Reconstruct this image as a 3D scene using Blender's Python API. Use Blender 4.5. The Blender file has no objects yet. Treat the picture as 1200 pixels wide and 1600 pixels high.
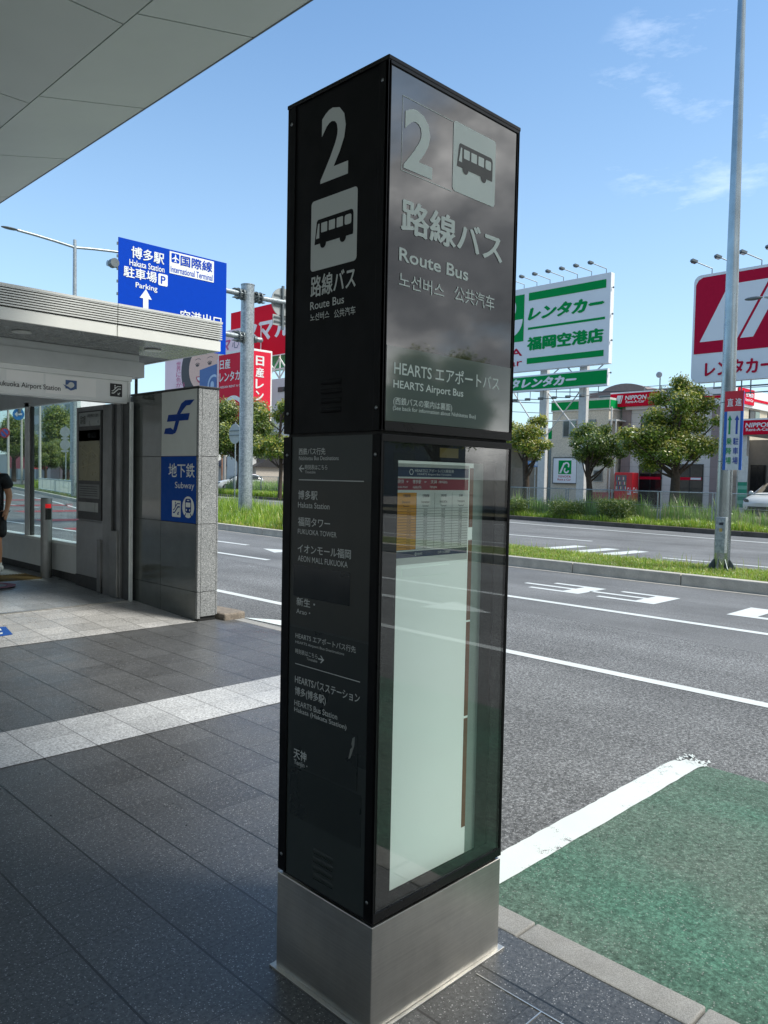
import bpy, bmesh, math, random
import numpy as np
from mathutils import Vector, Matrix
random.seed(11); rng = np.random.default_rng(11)
S = bpy.context.scene; COL = S.collection
PI = math.pi

# ---------------------------------------------------------------- camera
F_PX, YAW, PITCH, ROLL = 1220.13, 0.785, -0.044, 0.020
cam = bpy.data.cameras.new("camera"); co = bpy.data.objects.new("camera", cam); COL.objects.link(co)
cf = Vector((math.cos(YAW)*math.cos(PITCH), math.sin(YAW)*math.cos(PITCH), math.sin(PITCH)))
cr = Vector((math.sin(YAW), -math.cos(YAW), 0)); cu = cr.cross(cf)
r2 = cr*math.cos(ROLL)+cu*math.sin(ROLL); u2 = -cr*math.sin(ROLL)+cu*math.cos(ROLL)
M = Matrix((r2, u2, -cf)).transposed().to_4x4(); M.translation = Vector((-1.477, -1.490, 1.55))
co.matrix_world = M
cam.sensor_fit = 'HORIZONTAL'; cam.sensor_width = 36; cam.lens = 36*F_PX/1200
cam.clip_start = 0.05; cam.clip_end = 5000
S.camera = co

# ---------------------------------------------------------------- sun, sky, exposure
TO_SUN = Vector((0.27, -0.52, 0.80)).normalized()
SUN_EL = math.asin(TO_SUN.z); SUN_AZ = math.atan2(TO_SUN.x, TO_SUN.y)
sl = bpy.data.lights.new("sun", 'SUN'); so = bpy.data.objects.new("sun", sl); COL.objects.link(so)
so.location = (0, 0, 60)
sl.energy = 2.3; sl.angle = math.radians(16); sl.color = (1, .95, .87)
so.rotation_euler = TO_SUN.to_track_quat('Z', 'Y').to_euler()
W = bpy.data.worlds.new("World"); S.world = W; W.use_nodes = True
wn = W.node_tree; wn.nodes.clear()
def wnode(t, **k):
    n = wn.nodes.new(t)
    for a, b in k.items(): setattr(n, a, b)
    return n
sky = wnode('ShaderNodeTexSky', sky_type='NISHITA', sun_disc=False)
sky.sun_elevation = SUN_EL; sky.sun_rotation = SUN_AZ % (2*PI)
sky.altitude = 0; sky.air_density = 1.0; sky.dust_density = 1.5; sky.ozone_density = 2.4
bg = wnode('ShaderNodeBackground'); wo = wnode('ShaderNodeOutputWorld')
wtc = wnode('ShaderNodeTexCoord')
def wmath(op, a, b=None, c=None, clamp=False):
    n = wnode('ShaderNodeMath', operation=op, use_clamp=clamp)
    for i, v in enumerate((a, b, c)):
        if v is None: continue
        if isinstance(v, (int, float)): n.inputs[i].default_value = v
        else: wn.links.new(v, n.inputs[i])
    return n.outputs[0]
def wdot(v):
    n = wnode('ShaderNodeVectorMath', operation='DOT_PRODUCT'); wn.links.new(wtc.outputs['Generated'], n.inputs[0]); n.inputs[1].default_value = v
    return n.outputs['Value']
def wnoise(scale, stretch, detail=7, rough=.58, off=(0, 0, 0)):
    mp = wnode('ShaderNodeMapping'); mp.inputs['Scale'].default_value = stretch; mp.inputs['Location'].default_value = off
    wn.links.new(wtc.outputs['Generated'], mp.inputs['Vector'])
    n = wnode('ShaderNodeTexNoise'); n.inputs['Scale'].default_value = scale; n.inputs['Detail'].default_value = detail; n.inputs['Roughness'].default_value = rough
    wn.links.new(mp.outputs[0], n.inputs['Vector']); return n.outputs['Fac']
def wramp(v, stops):
    n = wnode('ShaderNodeValToRGB'); e = n.color_ramp.elements
    while len(e) < len(stops): e.new(.5)
    for k, (p, c) in enumerate(stops): e[k].position = p; e[k].color = (c[0], c[1], c[2], 1)
    wn.links.new(v, n.inputs[0]); return n.outputs[0]
def wmix(f, a, b):
    n = wnode('ShaderNodeMix', data_type='RGBA')
    wn.links.new(f, n.inputs[0])
    for v, s in ((a, 6), (b, 7)):
        if isinstance(v, tuple): n.inputs[s].default_value = (*v, 1)
        else: wn.links.new(v, n.inputs[s])
    return n.outputs[2]
# a bank of rain cloud stands behind the photographer's right shoulder (towards -y); a few wisps over the road
bank = wmath('MULTIPLY_ADD', wdot((.25, -.97, 0)), 1.9, -.10, clamp=True)
cov = wmath('MULTIPLY', bank, wmath('MULTIPLY_ADD', wnoise(2.1, (1, 1, 1.7)), 5.0, -1.55, clamp=True), clamp=True)
shade = wramp(wnoise(4.2, (1, 1, 1.5), off=(3, 1, .12)), [(.36, (1.5, 1.6, 1.75)), (.48, (2.5, 2.6, 2.75)), (.58, (5.0, 5.05, 5.1)), (.70, (10.5, 10.4, 10.2))])
wisp = wmath('MULTIPLY_ADD', wnoise(7.0, (1.0, 1.0, 3.4), 7, .64, (1.7, .3, .5)), 5.0, -2.65, clamp=True)
spot = wmath('MULTIPLY_ADD', wdot((.834, .366, .412)), 420.0, -416.4, clamp=True)
wisp = wmath('MULTIPLY', wmath('MULTIPLY', wisp, spot), .19)
tint = wnode('ShaderNodeMix', data_type='RGBA', blend_type='MULTIPLY'); tint.inputs[0].default_value = 1
wn.links.new(sky.outputs[0], tint.inputs[6]); tint.inputs[7].default_value = (.80, 1.0, 1.06, 1)
hz = wmath('MULTIPLY_ADD', wdot((0, 0, 1)), -1.7, 1.0, clamp=True)
hz = wmath('MULTIPLY', wmath('POWER', hz, 1.5), .52)
hazy = wmix(hz, tint.outputs[2], (3.9, 4.8, 5.35))
skyc = wmix(wisp, hazy, (8.5, 8.8, 9.2))
skyc = wmix(cov, skyc, shade)
wn.links.new(skyc, bg.inputs[0]); bg.inputs[1].default_value = 0.105
wn.links.new(bg.outputs[0], wo.inputs[0])
S.view_settings.view_transform = 'Standard'; S.view_settings.look = 'None'
S.view_settings.exposure = 1.1; S.view_settings.gamma = 1.0
try: S.view_settings.use_curve_mapping = False
except Exception: pass
S.render.engine = 'CYCLES'
S.cycles.max_bounces = 8; S.cycles.transparent_max_bounces = 16
S.cycles.use_denoising = True

# ---------------------------------------------------------------- materials
def srgb(h):
    h = h.lstrip('#'); o = []
    for i in (0, 2, 4):
        c = int(h[i:i+2], 16)/255
        o.append(c/12.92 if c <= .04045 else ((c+.055)/1.055)**2.4)
    return tuple(o)
class NT:
    def __init__(s, m): s.t = m.node_tree; s.n = s.t.nodes; s.l = s.t.links
    def node(s, t, **k):
        n = s.n.new(t)
        for a, b in k.items(): setattr(n, a, b)
        return n
    def put(s, v, sock):
        if isinstance(v, (int, float)): sock.default_value = v
        elif isinstance(v, tuple): sock.default_value = v if len(v) == len(sock.default_value) else (*v, 1)
        else: s.l.new(v, sock)
    def m(s, op, a, b=None, c=None):
        n = s.node('ShaderNodeMath', operation=op)
        for i, v in enumerate((a, b, c)):
            if v is not None: s.put(v, n.inputs[i])
        return n.outputs[0]
    def mix(s, f, a, b, blend='MIX'):
        n = s.node('ShaderNodeMix', data_type='RGBA', blend_type=blend)
        s.put(f, n.inputs[0]); s.put(a, n.inputs[6]); s.put(b, n.inputs[7]); return n.outputs[2]
    def coord(s):
        if not hasattr(s, 'tc'): s.tc = s.node('ShaderNodeTexCoord')
        return s.tc.outputs['Object']
    def pos(s):
        if not hasattr(s, 'gp'): s.gp = s.node('ShaderNodeNewGeometry')
        return s.gp.outputs['Position']
    def noise(s, scale, detail=4, rough=.55, vec=None, stretch=None):
        v = vec or s.pos()
        if stretch:
            mp = s.node('ShaderNodeMapping'); mp.inputs['Scale'].default_value = stretch; s.l.new(v, mp.inputs[0]); v = mp.outputs[0]
        n = s.node('ShaderNodeTexNoise'); n.inputs['Scale'].default_value = scale; n.inputs['Detail'].default_value = detail; n.inputs['Roughness'].default_value = rough
        s.l.new(v, n.inputs['Vector']); return n.outputs['Fac']
    def voro(s, scale, feature='F1', out='Distance', vec=None):
        n = s.node('ShaderNodeTexVoronoi', feature=feature); n.inputs['Scale'].default_value = scale
        s.l.new(vec or s.pos(), n.inputs['Vector']); return n.outputs[out]
    def ramp(s, v, stops, interp='LINEAR'):
        n = s.node('ShaderNodeValToRGB'); n.color_ramp.interpolation = interp; e = n.color_ramp.elements
        while len(e) < len(stops): e.new(.5)
        for k, (p, c) in enumerate(stops):
            e[k].position = p
            if isinstance(c, (int, float)): c = (c, c, c)
            e[k].color = (*c, 1)
        s.l.new(v, n.inputs[0]); return n.outputs[0]
    def xyz(s, v=None):
        n = s.node('ShaderNodeSeparateXYZ'); s.l.new(v or s.pos(), n.inputs[0]); return n.outputs
    def bump(s, h, strength=.3, dist=.01):
        n = s.node('ShaderNodeBump'); n.inputs['Strength'].default_value = strength; n.inputs['Distance'].default_value = dist
        s.l.new(h, n.inputs['Height']); return n.outputs[0]
def newmat(name):
    m = bpy.data.materials.new(name); m.use_nodes = True
    T = NT(m); b = m.node_tree.nodes['Principled BSDF']; T.b = b
    return m, T, b
MATS = {}
def P(name, col, rough=.5, metal=0, spec=.5, var=.12, vscale=6, fine=0, bump=0, bscale=80, coat=0, ior=None, stretch=None):
    """painted / plain surface with real variation in tone and gloss"""
    if name in MATS: return MATS[name]
    m, T, b = newmat(name)
    c = srgb(col) if isinstance(col, str) else col
    n = T.noise(vscale, 5, .6, stretch=stretch)
    lo = tuple(x*(1-var) for x in c); hi = tuple(min(1, x*(1+var*.7)) for x in c)
    cc = T.ramp(n, [(.3, lo), (.7, hi)])
    if fine:
        v = T.noise(fine, 2, .6)
        cc = T.mix(T.ramp(v, [(.35, 0.0), (.65, 1.0)]), T.mix(.35, cc, (0, 0, 0)), cc)
    T.l.new(cc, b.inputs['Base Color'])
    T.put(T.ramp(T.noise(vscale*2.3, 4), [(.3, max(0.02, rough*.85)), (.7, min(1, rough*1.15))]), b.inputs['Roughness'])
    b.inputs['Metallic'].default_value = metal
    b.inputs['Specular IOR Level'].default_value = spec
    if ior: b.inputs['IOR'].default_value = ior
    if coat: b.inputs['Coat Weight'].default_value = coat; b.inputs['Coat Roughness'].default_value = .05
    if bump: T.l.new(T.bump(T.noise(bscale, 3), bump, .004), b.inputs['Normal'])
    MATS[name] = m; return m
def emis(name, col, k):
    m, T, b = newmat(name); c = srgb(col); b.inputs['Base Color'].default_value = (*c, 1)
    b.inputs['Emission Color'].default_value = (*c, 1); b.inputs['Emission Strength'].default_value = k; return m
def glassmat(name, tint=(.92, .96, .94), ior=1.52, gloss=1.0, rough=.0, dirt=.02):
    m, T, b = newmat(name); T.n.remove(b)
    out = T.n['Material Output']
    fr = T.node('ShaderNodeFresnel'); T.pos(); T.l.new(T.m('ADD', T.m('MULTIPLY', T.gp.outputs['Backfacing'], 1/ior-ior), ior), fr.inputs[0])
    tr = T.node('ShaderNodeBsdfTransparent'); tr.inputs[0].default_value = (*tint, 1)
    gl = T.node('ShaderNodeBsdfGlossy'); gl.inputs['Roughness'].default_value = rough; gl.inputs[0].default_value = (gloss, gloss, gloss, 1)
    df = T.node('ShaderNodeBsdfDiffuse'); df.inputs[0].default_value = (.6, .6, .58, 1)
    mx0 = T.node('ShaderNodeMixShader')
    T.l.new(T.m('MULTIPLY', T.ramp(T.noise(3.0, 6, .65), [(.4, .2), (.75, 1.0)]), dirt), mx0.inputs[0])
    T.l.new(tr.outputs[0], mx0.inputs[1]); T.l.new(df.outputs[0], mx0.inputs[2])
    mx = T.node('ShaderNodeMixShader'); T.l.new(fr.outputs[0], mx.inputs[0]); T.l.new(mx0.outputs[0], mx.inputs[1]); T.l.new(gl.outputs[0], mx.inputs[2])
    T.l.new(mx.outputs[0], out.inputs[0]); return m
def leafmat(name, col, trans=.35):
    m, T, b = newmat(name); T.n.remove(b); out = T.n['Material Output']
    c = srgb(col); n = T.noise(2.2, 3)
    cc = T.ramp(n, [(.3, tuple(x*.72 for x in c)), (.7, tuple(x*1.2 for x in c))])
    d = T.node('ShaderNodeBsdfDiffuse'); t = T.node('ShaderNodeBsdfTranslucent'); g = T.node('ShaderNodeBsdfGlossy'); g.inputs['Roughness'].default_value = .5
    T.l.new(cc, d.inputs[0]); T.l.new(cc, t.inputs[0])
    a = T.node('ShaderNodeMixShader'); a.inputs[0].default_value = trans; T.l.new(d.outputs[0], a.inputs[1]); T.l.new(t.outputs[0], a.inputs[2])
    fr = T.node('ShaderNodeFresnel'); fr.inputs[0].default_value = 1.35
    e = T.node('ShaderNodeMixShader'); T.l.new(T.m('MULTIPLY', fr.outputs[0], .18), e.inputs[0]); T.l.new(a.outputs[0], e.inputs[1]); T.l.new(g.outputs[0], e.inputs[2])
    T.l.new(e.outputs[0], out.inputs[0]); return m

def paver(name, base, fleck, sx, sy, ox, oy, jx=.004, jy=.0025, fl_amt=.5, rough=.42, joint=(.012, .013, .012), fscale=105, jvis=(.9, .45)):
    """stone paving: square joints, per-stone tone, pale mineral flecks"""
    m, T, b = newmat(name); X, Y, Z = T.xyz()
    u = T.m('DIVIDE', T.m('SUBTRACT', X, ox), sx); v = T.m('DIVIDE', T.m('SUBTRACT', Y, oy), sy)
    wob = T.m('MULTIPLY', T.m('SUBTRACT', T.noise(9, 4), .5), .012)
    u = T.m('ADD', u, wob); v = T.m('ADD', v, wob)
    fu = T.m('FRACT', u); fv = T.m('FRACT', v)
    du = T.m('MULTIPLY', T.m('MINIMUM', fu, T.m('SUBTRACT', 1.0, fu)), sx); dv = T.m('MULTIPLY', T.m('MINIMUM', fv, T.m('SUBTRACT', 1.0, fv)), sy)
    mu = T.m('MULTIPLY', T.m('LESS_THAN', du, jx), jvis[0]); mv = T.m('MULTIPLY', T.m('LESS_THAN', dv, jy), jvis[1])
    J = T.m('MAXIMUM', mu, mv)
    cb = T.node('ShaderNodeCombineXYZ'); T.l.new(T.m('FLOOR', u), cb.inputs[0]); T.l.new(T.m('FLOOR', v), cb.inputs[1])
    wnz = T.node('ShaderNodeTexWhiteNoise', noise_dimensions='2D'); T.l.new(cb.outputs[0], wnz.inputs['Vector'])
    tone = T.ramp(wnz.outputs['Value'], [(0, tuple(x*.84 for x in base)), (1, tuple(x*1.14 for x in base))])
    grain = T.ramp(T.noise(70, 6, .85), [(.36, .38), (.64, 1.75)])
    c = T.mix(1.0, tone, grain, 'MULTIPLY')
    stain = T.ramp(T.noise(1.1, 6, .62), [(.35, .86), (.7, 1.1)]); c = T.mix(1.0, c, stain, 'MULTIPLY')
    vd = T.node('ShaderNodeTexVoronoi', feature='F1'); vd.inputs['Scale'].default_value = fscale; T.l.new(T.pos(), vd.inputs['Vector'])
    sz = T.m('LESS_THAN', vd.outputs['Distance'], T.m('MULTIPLY', T.m('POWER', T.m('FRACT', T.m('MULTIPLY', vd.outputs['Color'], 7.31)), 2.0), fl_amt))
    c = T.mix(T.m('MULTIPLY', sz, .8), c, fleck)
    c = T.mix(J, c, joint)
    T.l.new(c, b.inputs['Base Color'])
    T.l.new(T.ramp(T.noise(2.2, 5, .65), [(.3, rough*.72), (.7, rough*1.25)]), b.inputs['Roughness'])
    h = T.m('SUBTRACT', T.m('MULTIPLY', T.noise(190, 3, .7), .35), J)
    T.l.new(T.bump(h, .55, .004), b.inputs['Normal']); b.inputs['Specular IOR Level'].default_value = .5
    return m
def asphalt(name, base=.062, agg=1.0, tint=(.965, 1.0, 1.005)):
    m, T, b = newmat(name); t = Vector(tint)
    g = lambda k: tuple(base*k*x for x in tint)
    X, Y, Z = T.xyz()
    n1 = T.noise(48, 7, .82); c = T.ramp(n1, [(.36, g(.30)), (.5, g(.95)), (.63, g(1.0+1.4*agg))])
    v = T.voro(62); c = T.mix(T.m('MULTIPLY', T.m('LESS_THAN', v, .20), .6*agg), c, g(4.2))
    # coarse older surface up to the joint, finer relaid lanes beyond it
    jx = T.m('ADD', T.m('SUBTRACT', X, 6.45), T.m('ADD', T.m('MULTIPLY', T.m('SUBTRACT', T.noise(1.2, 3), .5), .10), T.m('MULTIPLY', Y, -.055)))
    far = T.m('MINIMUM', T.m('MAXIMUM', T.m('MULTIPLY', jx, 14.0), 0.0), 1.0)
    c = T.mix(T.m('MULTIPLY', far, .62), c, g(1.18))
    seam = T.m('LESS_THAN', T.m('ABSOLUTE', jx), .025); c = T.mix(T.m('MULTIPLY', seam, .35), c, g(.5))
    c = T.mix(1.0, c, T.ramp(T.noise(.55, 6, .6), [(.3, .78), (.7, 1.16)]), 'MULTIPLY')
    c = T.mix(1.0, c, T.ramp(T.noise(.9, 5, .6, stretch=(1.6, .12, 1)), [(.32, .78), (.68, 1.10)]), 'MULTIPLY')
    T.l.new(c, b.inputs['Base Color']); b.inputs['Roughness'].default_value = .82; b.inputs['Specular IOR Level'].default_value = .35
    T.l.new(T.bump(n1, .9, .008), b.inputs['Normal']); return m
def roadpaint(name, col, wear=.5, scale=9, speck=.25, under=.06):
    m, T, b = newmat(name); c = srgb(col)
    n = T.noise(scale, 6, .7); f = T.noise(210, 3, .7)
    w = T.m('LESS_THAN', T.m('ADD', T.m('MULTIPLY', n, .62), T.m('MULTIPLY', f, .38)), .30+.36*wear)
    cc = T.ramp(T.noise(2.5, 5), [(.3, tuple(x*.88 for x in c)), (.7, c)])
    cc = T.mix(T.m('MULTIPLY', T.m('GREATER_THAN', f, .60), speck), cc, tuple(x*.55 for x in c))
    cc = T.mix(w, cc, (under, under, under)) if wear > 0 else cc
    T.l.new(cc, b.inputs['Base Color']); b.inputs['Roughness'].default_value = .75
    T.l.new(T.bump(f, .4, .004), b.inputs['Normal']); return m
def granite(name, base, dark, light, scale=230, rough=.5):
    m, T, b = newmat(name)
    n = T.noise(scale, 3, .75); c = T.ramp(n, [(.36, dark), (.47, base), (.60, base), (.68, light)])
    v = T.node('ShaderNodeTexVoronoi', feature='F1'); v.inputs['Scale'].default_value = scale*.8; T.l.new(T.pos(), v.inputs['Vector'])
    k = T.m('FRACT', T.m('MULTIPLY', v.outputs['Color'], 5.17))
    c = T.mix(T.m('MULTIPLY', T.m('LESS_THAN', k, .16), .8), c, dark); c = T.mix(T.m('MULTIPLY', T.m('GREATER_THAN', k, .88), .6), c, light)
    c = T.mix(1.0, c, T.ramp(T.noise(1.5, 4), [(.3, .9), (.7, 1.08)]), 'MULTIPLY')
    T.l.new(c, b.inputs['Base Color']); b.inputs['Roughness'].default_value = rough
    return m
def brushed(name, col, rough=.32, axis='x', streak=.42):
    m, T, b = newmat(name); c = srgb(col)
    st = (2, 2, 160) if axis == 'x' else (160, 160, 2)
    n = T.noise(1.0, 5, .6, stretch=st)
    sm = T.ramp(T.noise(2.4, 6, .65), [(.3, 1-streak*.6), (.72, 1.0+streak*.3)])
    cc = T.mix(1.0, T.ramp(n, [(.3, tuple(x*.90 for x in c)), (.7, tuple(min(1, x*1.06) for x in c))]), sm, 'MULTIPLY')
    T.l.new(cc, b.inputs['Base Color']); b.inputs['Metallic'].default_value = 1
    b.inputs['Anisotropic'].default_value = .75; tg = T.node('ShaderNodeTangent', direction_type='RADIAL', axis='Z'); T.l.new(tg.outputs[0], b.inputs['Tangent'])
    T.l.new(T.ramp(T.noise(3.1, 5, .6), [(.3, rough*.8), (.7, rough*1.3)]), b.inputs['Roughness'])
    T.l.new(T.bump(n, .05, .002), b.inputs['Normal']); return m
def galv(name):
    m, T, b = newmat(name)
    v = T.voro(26, out='Color'); k = T.ramp(v, [(.2, srgb('#8f9a9f')), (.8, srgb('#b4bec2'))])
    k = T.mix(1.0, k, T.ramp(T.noise(3.5, 6, .7, stretch=(1, 1, .35)), [(.3, .78), (.7, 1.1)]), 'MULTIPLY')
    T.l.new(k, b.inputs['Base Color']); b.inputs['Metallic'].default_value = .55; b.inputs['Roughness'].default_value = .42; return m

# ---------------------------------------------------------------- mesh building
_TC = {}
def text_geo(s, bold=0.0):
    k = (s, bold)
    if k in _TC: return _TC[k]
    c = bpy.data.curves.new('lettering_source', 'FONT'); c.body = s; c.size = 1; c.offset = bold; c.resolution_u = 3
    o = bpy.data.objects.new('lettering_source', c); COL.objects.link(o); bpy.context.view_layer.update()
    m = o.to_mesh(); v = np.array([(p.co.x, p.co.y) for p in m.vertices]); f = [tuple(p.vertices) for p in m.polygons]
    o.to_mesh_clear(); bpy.data.objects.remove(o); bpy.data.curves.remove(c)
    if len(v) == 0: v = np.zeros((0, 2))
    _TC[k] = (v, f); return _TC[k]
def FX(x): return (Vector((x, 0, 0)), Vector((0, -1, 0)), Vector((0, 0, 1)))     # a face that looks towards -x; u = -y
def FY(y): return (Vector((0, y, 0)), Vector((1, 0, 0)), Vector((0, 0, 1)))      # a face that looks towards -y; u = x
def FZ(z): return (Vector((0, 0, z)), Vector((1, 0, 0)), Vector((0, 1, 0)))
class MB:
    def __init__(s): s.v = []; s.f = []; s.m = []
    def add(s, vs, fs, mi=0):
        b = len(s.v); s.v += [tuple(p) for p in vs]
        for f in fs: s.f.append(tuple(i+b for i in f)); s.m.append(mi)
        return s
    def box(s, x0, y0, z0, x1, y1, z1, mi=0):
        x0, x1 = min(x0, x1), max(x0, x1); y0, y1 = min(y0, y1), max(y0, y1); z0, z1 = min(z0, z1), max(z0, z1)
        v = [(x0, y0, z0), (x1, y0, z0), (x1, y1, z0), (x0, y1, z0), (x0, y0, z1), (x1, y0, z1), (x1, y1, z1), (x0, y1, z1)]
        return s.add(v, [(0, 3, 2, 1), (4, 5, 6, 7), (0, 1, 5, 4), (1, 2, 6, 5), (2, 3, 7, 6), (3, 0, 4, 7)], mi)
    def obox(s, a, b, w, h, mi=0, up=(0, 0, 1)):
        """a bar of section w x h from a to b"""
        a, b = Vector(a), Vector(b); d = (b-a).normalized(); up = Vector(up)
        if abs(d.dot(up)) > .98: up = Vector((1, 0, 0))
        r = d.cross(up).normalized(); q = r.cross(d)
        c = [(-w/2, -h/2), (w/2, -h/2), (w/2, h/2), (-w/2, h/2)]
        v = [a+r*i+q*j for i, j in c]+[b+r*i+q*j for i, j in c]
        return s.add(v, [(0, 1, 2, 3), (7, 6, 5, 4), (0, 4, 5, 1), (1, 5, 6, 2), (2, 6, 7, 3), (3, 7, 4, 0)], mi)
    def prism(s, pts, vec, mi=0):
        n = len(pts); vec = Vector(vec); v = [Vector(p) for p in pts]; v += [p+vec for p in v]
        fs = [tuple(range(n))[::-1], tuple(range(n, 2*n))]+[(i, (i+1) % n, n+(i+1) % n, n+i) for i in range(n)]
        return s.add(v, fs, mi)
    def poly(s, fr, pts, off=0, mi=0, thick=0):
        O, U, V = fr; N = U.cross(V)
        vs = [O+U*p[0]+V*p[1]+N*off for p in pts]
        if thick: return s.prism([v for v in vs], -N*thick, mi)
        return s.add(vs, [tuple(range(len(vs)))], mi)
    def rect(s, fr, u0, v0, u1, v1, off=0, mi=0, thick=0):
        return s.poly(fr, [(u0, v0), (u1, v0), (u1, v1), (u0, v1)], off, mi, thick)
    def rrect(s, fr, u0, v0, u1, v1, r, off=0, mi=0, thick=0, n=5):
        p = []
        for cx, cy, a in ((u1-r, v0+r, -90), (u1-r, v1-r, 0), (u0+r, v1-r, 90), (u0+r, v0+r, 180)):
            for k in range(n+1):
                t = math.radians(a+90*k/n); p.append((cx+r*math.cos(t), cy+r*math.sin(t)))
        return s.poly(fr, p, off, mi, thick)
    def disc(s, fr, cu, cv, ru, rv=None, off=0, mi=0, n=24, thick=0, a0=0, a1=360):
        rv = rv or ru; full = abs(a1-a0) >= 360
        p = [(cu+ru*math.cos(math.radians(a0+(a1-a0)*k/n)), cv+rv*math.sin(math.radians(a0+(a1-a0)*k/n))) for k in range(n if full else n+1)]
        return s.poly(fr, p, off, mi, thick)
    def ring(s, fr, cu, cv, r0, r1, off=0, mi=0, n=24, a0=0, a1=360, ky=1):
        for k in range(n):
            t0, t1 = (math.radians(a0+(a1-a0)*j/n) for j in (k, k+1))
            s.poly(fr, [(cu+r0*math.cos(t0), cv+ky*r0*math.sin(t0)), (cu+r1*math.cos(t0), cv+ky*r1*math.sin(t0)), (cu+r1*math.cos(t1), cv+ky*r1*math.sin(t1)), (cu+r0*math.cos(t1), cv+ky*r0*math.sin(t1))], off, mi)
        return s
    def text(s, st, fr, u0, v0, u1, v1, off=.0015, mi=0, bold=0.0, shear=0.0, keep=0):
        """letters fitted to the box u0..u1, v0..v1 (keep: same proportions, 1 = left, 2 = centred)"""
        cjk = any(ord(ch) > 0x2E80 for ch in st); bb = bold if cjk else 0
        v, f = text_geo(st, 0.0 if cjk else min(bold*.5, .03))
        if len(v) == 0: return s
        if bb:                                            # heavier strokes: the outline repeated a hair to each side
            n0 = len(v); f0 = f; f = list(f0); lay = [0.0]*n0; base = v
            for q_, (dx, dy) in enumerate(((bb, 0), (-bb, 0), (0, bb*.7), (0, -bb*.7))):
                v = np.concatenate([v, base+np.array([dx, dy])]); f += [tuple(i+n0*(q_+1) for i in t_) for t_ in f0]; lay += [(q_+1)*off*.06]*n0
        else: lay = [0.0]*len(v)
        v = v.copy(); mn = v.min(0); mx = v.max(0); sx = (u1-u0)/(mx[0]-mn[0]); sy = (v1-v0)/(mx[1]-mn[1])
        q = (v-mn)
        if keep:
            k = min(sx, sy); q = q*k
            if keep == 2: q[:, 0] += ((u1-u0)-(mx[0]-mn[0])*k)/2
            q[:, 1] += ((v1-v0)-(mx[1]-mn[1])*k)/2
        else: q = q*np.array([sx, sy])
        q[:, 0] += shear*(q[:, 1]-(v1-v0)/2)
        O, U, V = fr; N = U.cross(V)
        return s.add([O+U*(u0+a)+V*(v0+b)+N*(off+l_) for (a, b), l_ in zip(q, lay)], f, mi)
    def tube(s, path, r, n=10, mi=0, cap=True):
        path = [Vector(p) for p in path]; R = r if isinstance(r, (list, tuple)) else [r]*len(path)
        b = len(s.v); prev = None
        for i, p in enumerate(path):
            d = (path[min(i+1, len(path)-1)]-path[max(i-1, 0)]).normalized()
            if prev is None: a = d.orthogonal().normalized()
            else: a = (prev-d*prev.dot(d)).normalized()
            prev = a; c = d.cross(a)
            for k in range(n):
                t = 2*PI*k/n; s.v.append(tuple(p+(a*math.cos(t)+c*math.sin(t))*R[i]))
        for i in range(len(path)-1):
            for k in range(n):
                s.f.append((b+i*n+k, b+i*n+(k+1) % n, b+(i+1)*n+(k+1) % n, b+(i+1)*n+k)); s.m.append(mi)
        if cap:
            s.f.append(tuple(b+k for k in range(n))[::-1]); s.m.append(mi)
            e = b+(len(path)-1)*n; s.f.append(tuple(e+k for k in range(n))); s.m.append(mi)
        return s
    def ell(s, c, rx, ry, rz, nu=12, nv=8, mi=0):
        c = Vector(c); b = len(s.v)
        for j in range(1, nv):
            ph = PI*j/nv
            for i in range(nu):
                th = 2*PI*i/nu; s.v.append((c.x+rx*math.sin(ph)*math.cos(th), c.y+ry*math.sin(ph)*math.sin(th), c.z+rz*math.cos(ph)))
        t = len(s.v); s.v.append((c.x, c.y, c.z+rz)); s.v.append((c.x, c.y, c.z-rz))
        for j in range(nv-2):
            for i in range(nu): s.f.append((b+j*nu+i, b+(j+1)*nu+i, b+(j+1)*nu+(i+1) % nu, b+j*nu+(i+1) % nu)); s.m.append(mi)
        for i in range(nu):
            s.f.append((t, b+i, b+(i+1) % nu)); s.m.append(mi)
            s.f.append((t+1, b+(nv-2)*nu+(i+1) % nu, b+(nv-2)*nu+i)); s.m.append(mi)
        return s
    def build(s, name, mats, parent=None, smooth=False, bevel=0, seg=2, kind=None, part=None):
        if not isinstance(mats, (list, tuple)): mats = [mats]
        o = Vector(parent['world_loc']) if parent is not None and 'world_loc' in parent.keys() else Vector((0, 0, 0))
        me = bpy.data.meshes.new(name)
        me.from_pydata([(x-o.x, y-o.y, z-o.z) for x, y, z in s.v], [], s.f)
        for m in mats: me.materials.append(m)
        if len(mats) > 1: me.polygons.foreach_set('material_index', s.m)
        if smooth: me.polygons.foreach_set('use_smooth', [True]*len(s.f))
        me.update()
        ob = bpy.data.objects.new(name, me); COL.objects.link(ob)
        if parent is not None:
            ob.parent = parent; ob['world_loc'] = tuple(o)
        if smooth and smooth != 'all':
            try: me.set_sharp_from_angle(angle=math.radians(40))
            except Exception: pass
        if bevel:
            bv = ob.modifiers.new('bevel', 'BEVEL'); bv.width = bevel; bv.segments = seg; bv.limit_method = 'ANGLE'; bv.angle_limit = math.radians(40)
        if kind: ob['kind'] = kind
        return ob
def thing(name, label, cat, loc=(0, 0, 0), group=None):
    o = bpy.data.objects.new(name, None); COL.objects.link(o); o.location = loc; o.empty_display_size = .2
    o['world_loc'] = tuple(float(x) for x in loc); o['label'] = label; o['category'] = cat
    if group: o['group'] = group
    return o
def tag(o, label, cat, group=None):
    o['label'] = label; o['category'] = cat
    if group: o['group'] = group
    return o
def copy_tree(o, parent=None):
    c = o.copy(); COL.objects.link(c)
    if parent is not None: c.parent = parent
    for ch in list(o.children): copy_tree(ch, c)
    return c
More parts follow.
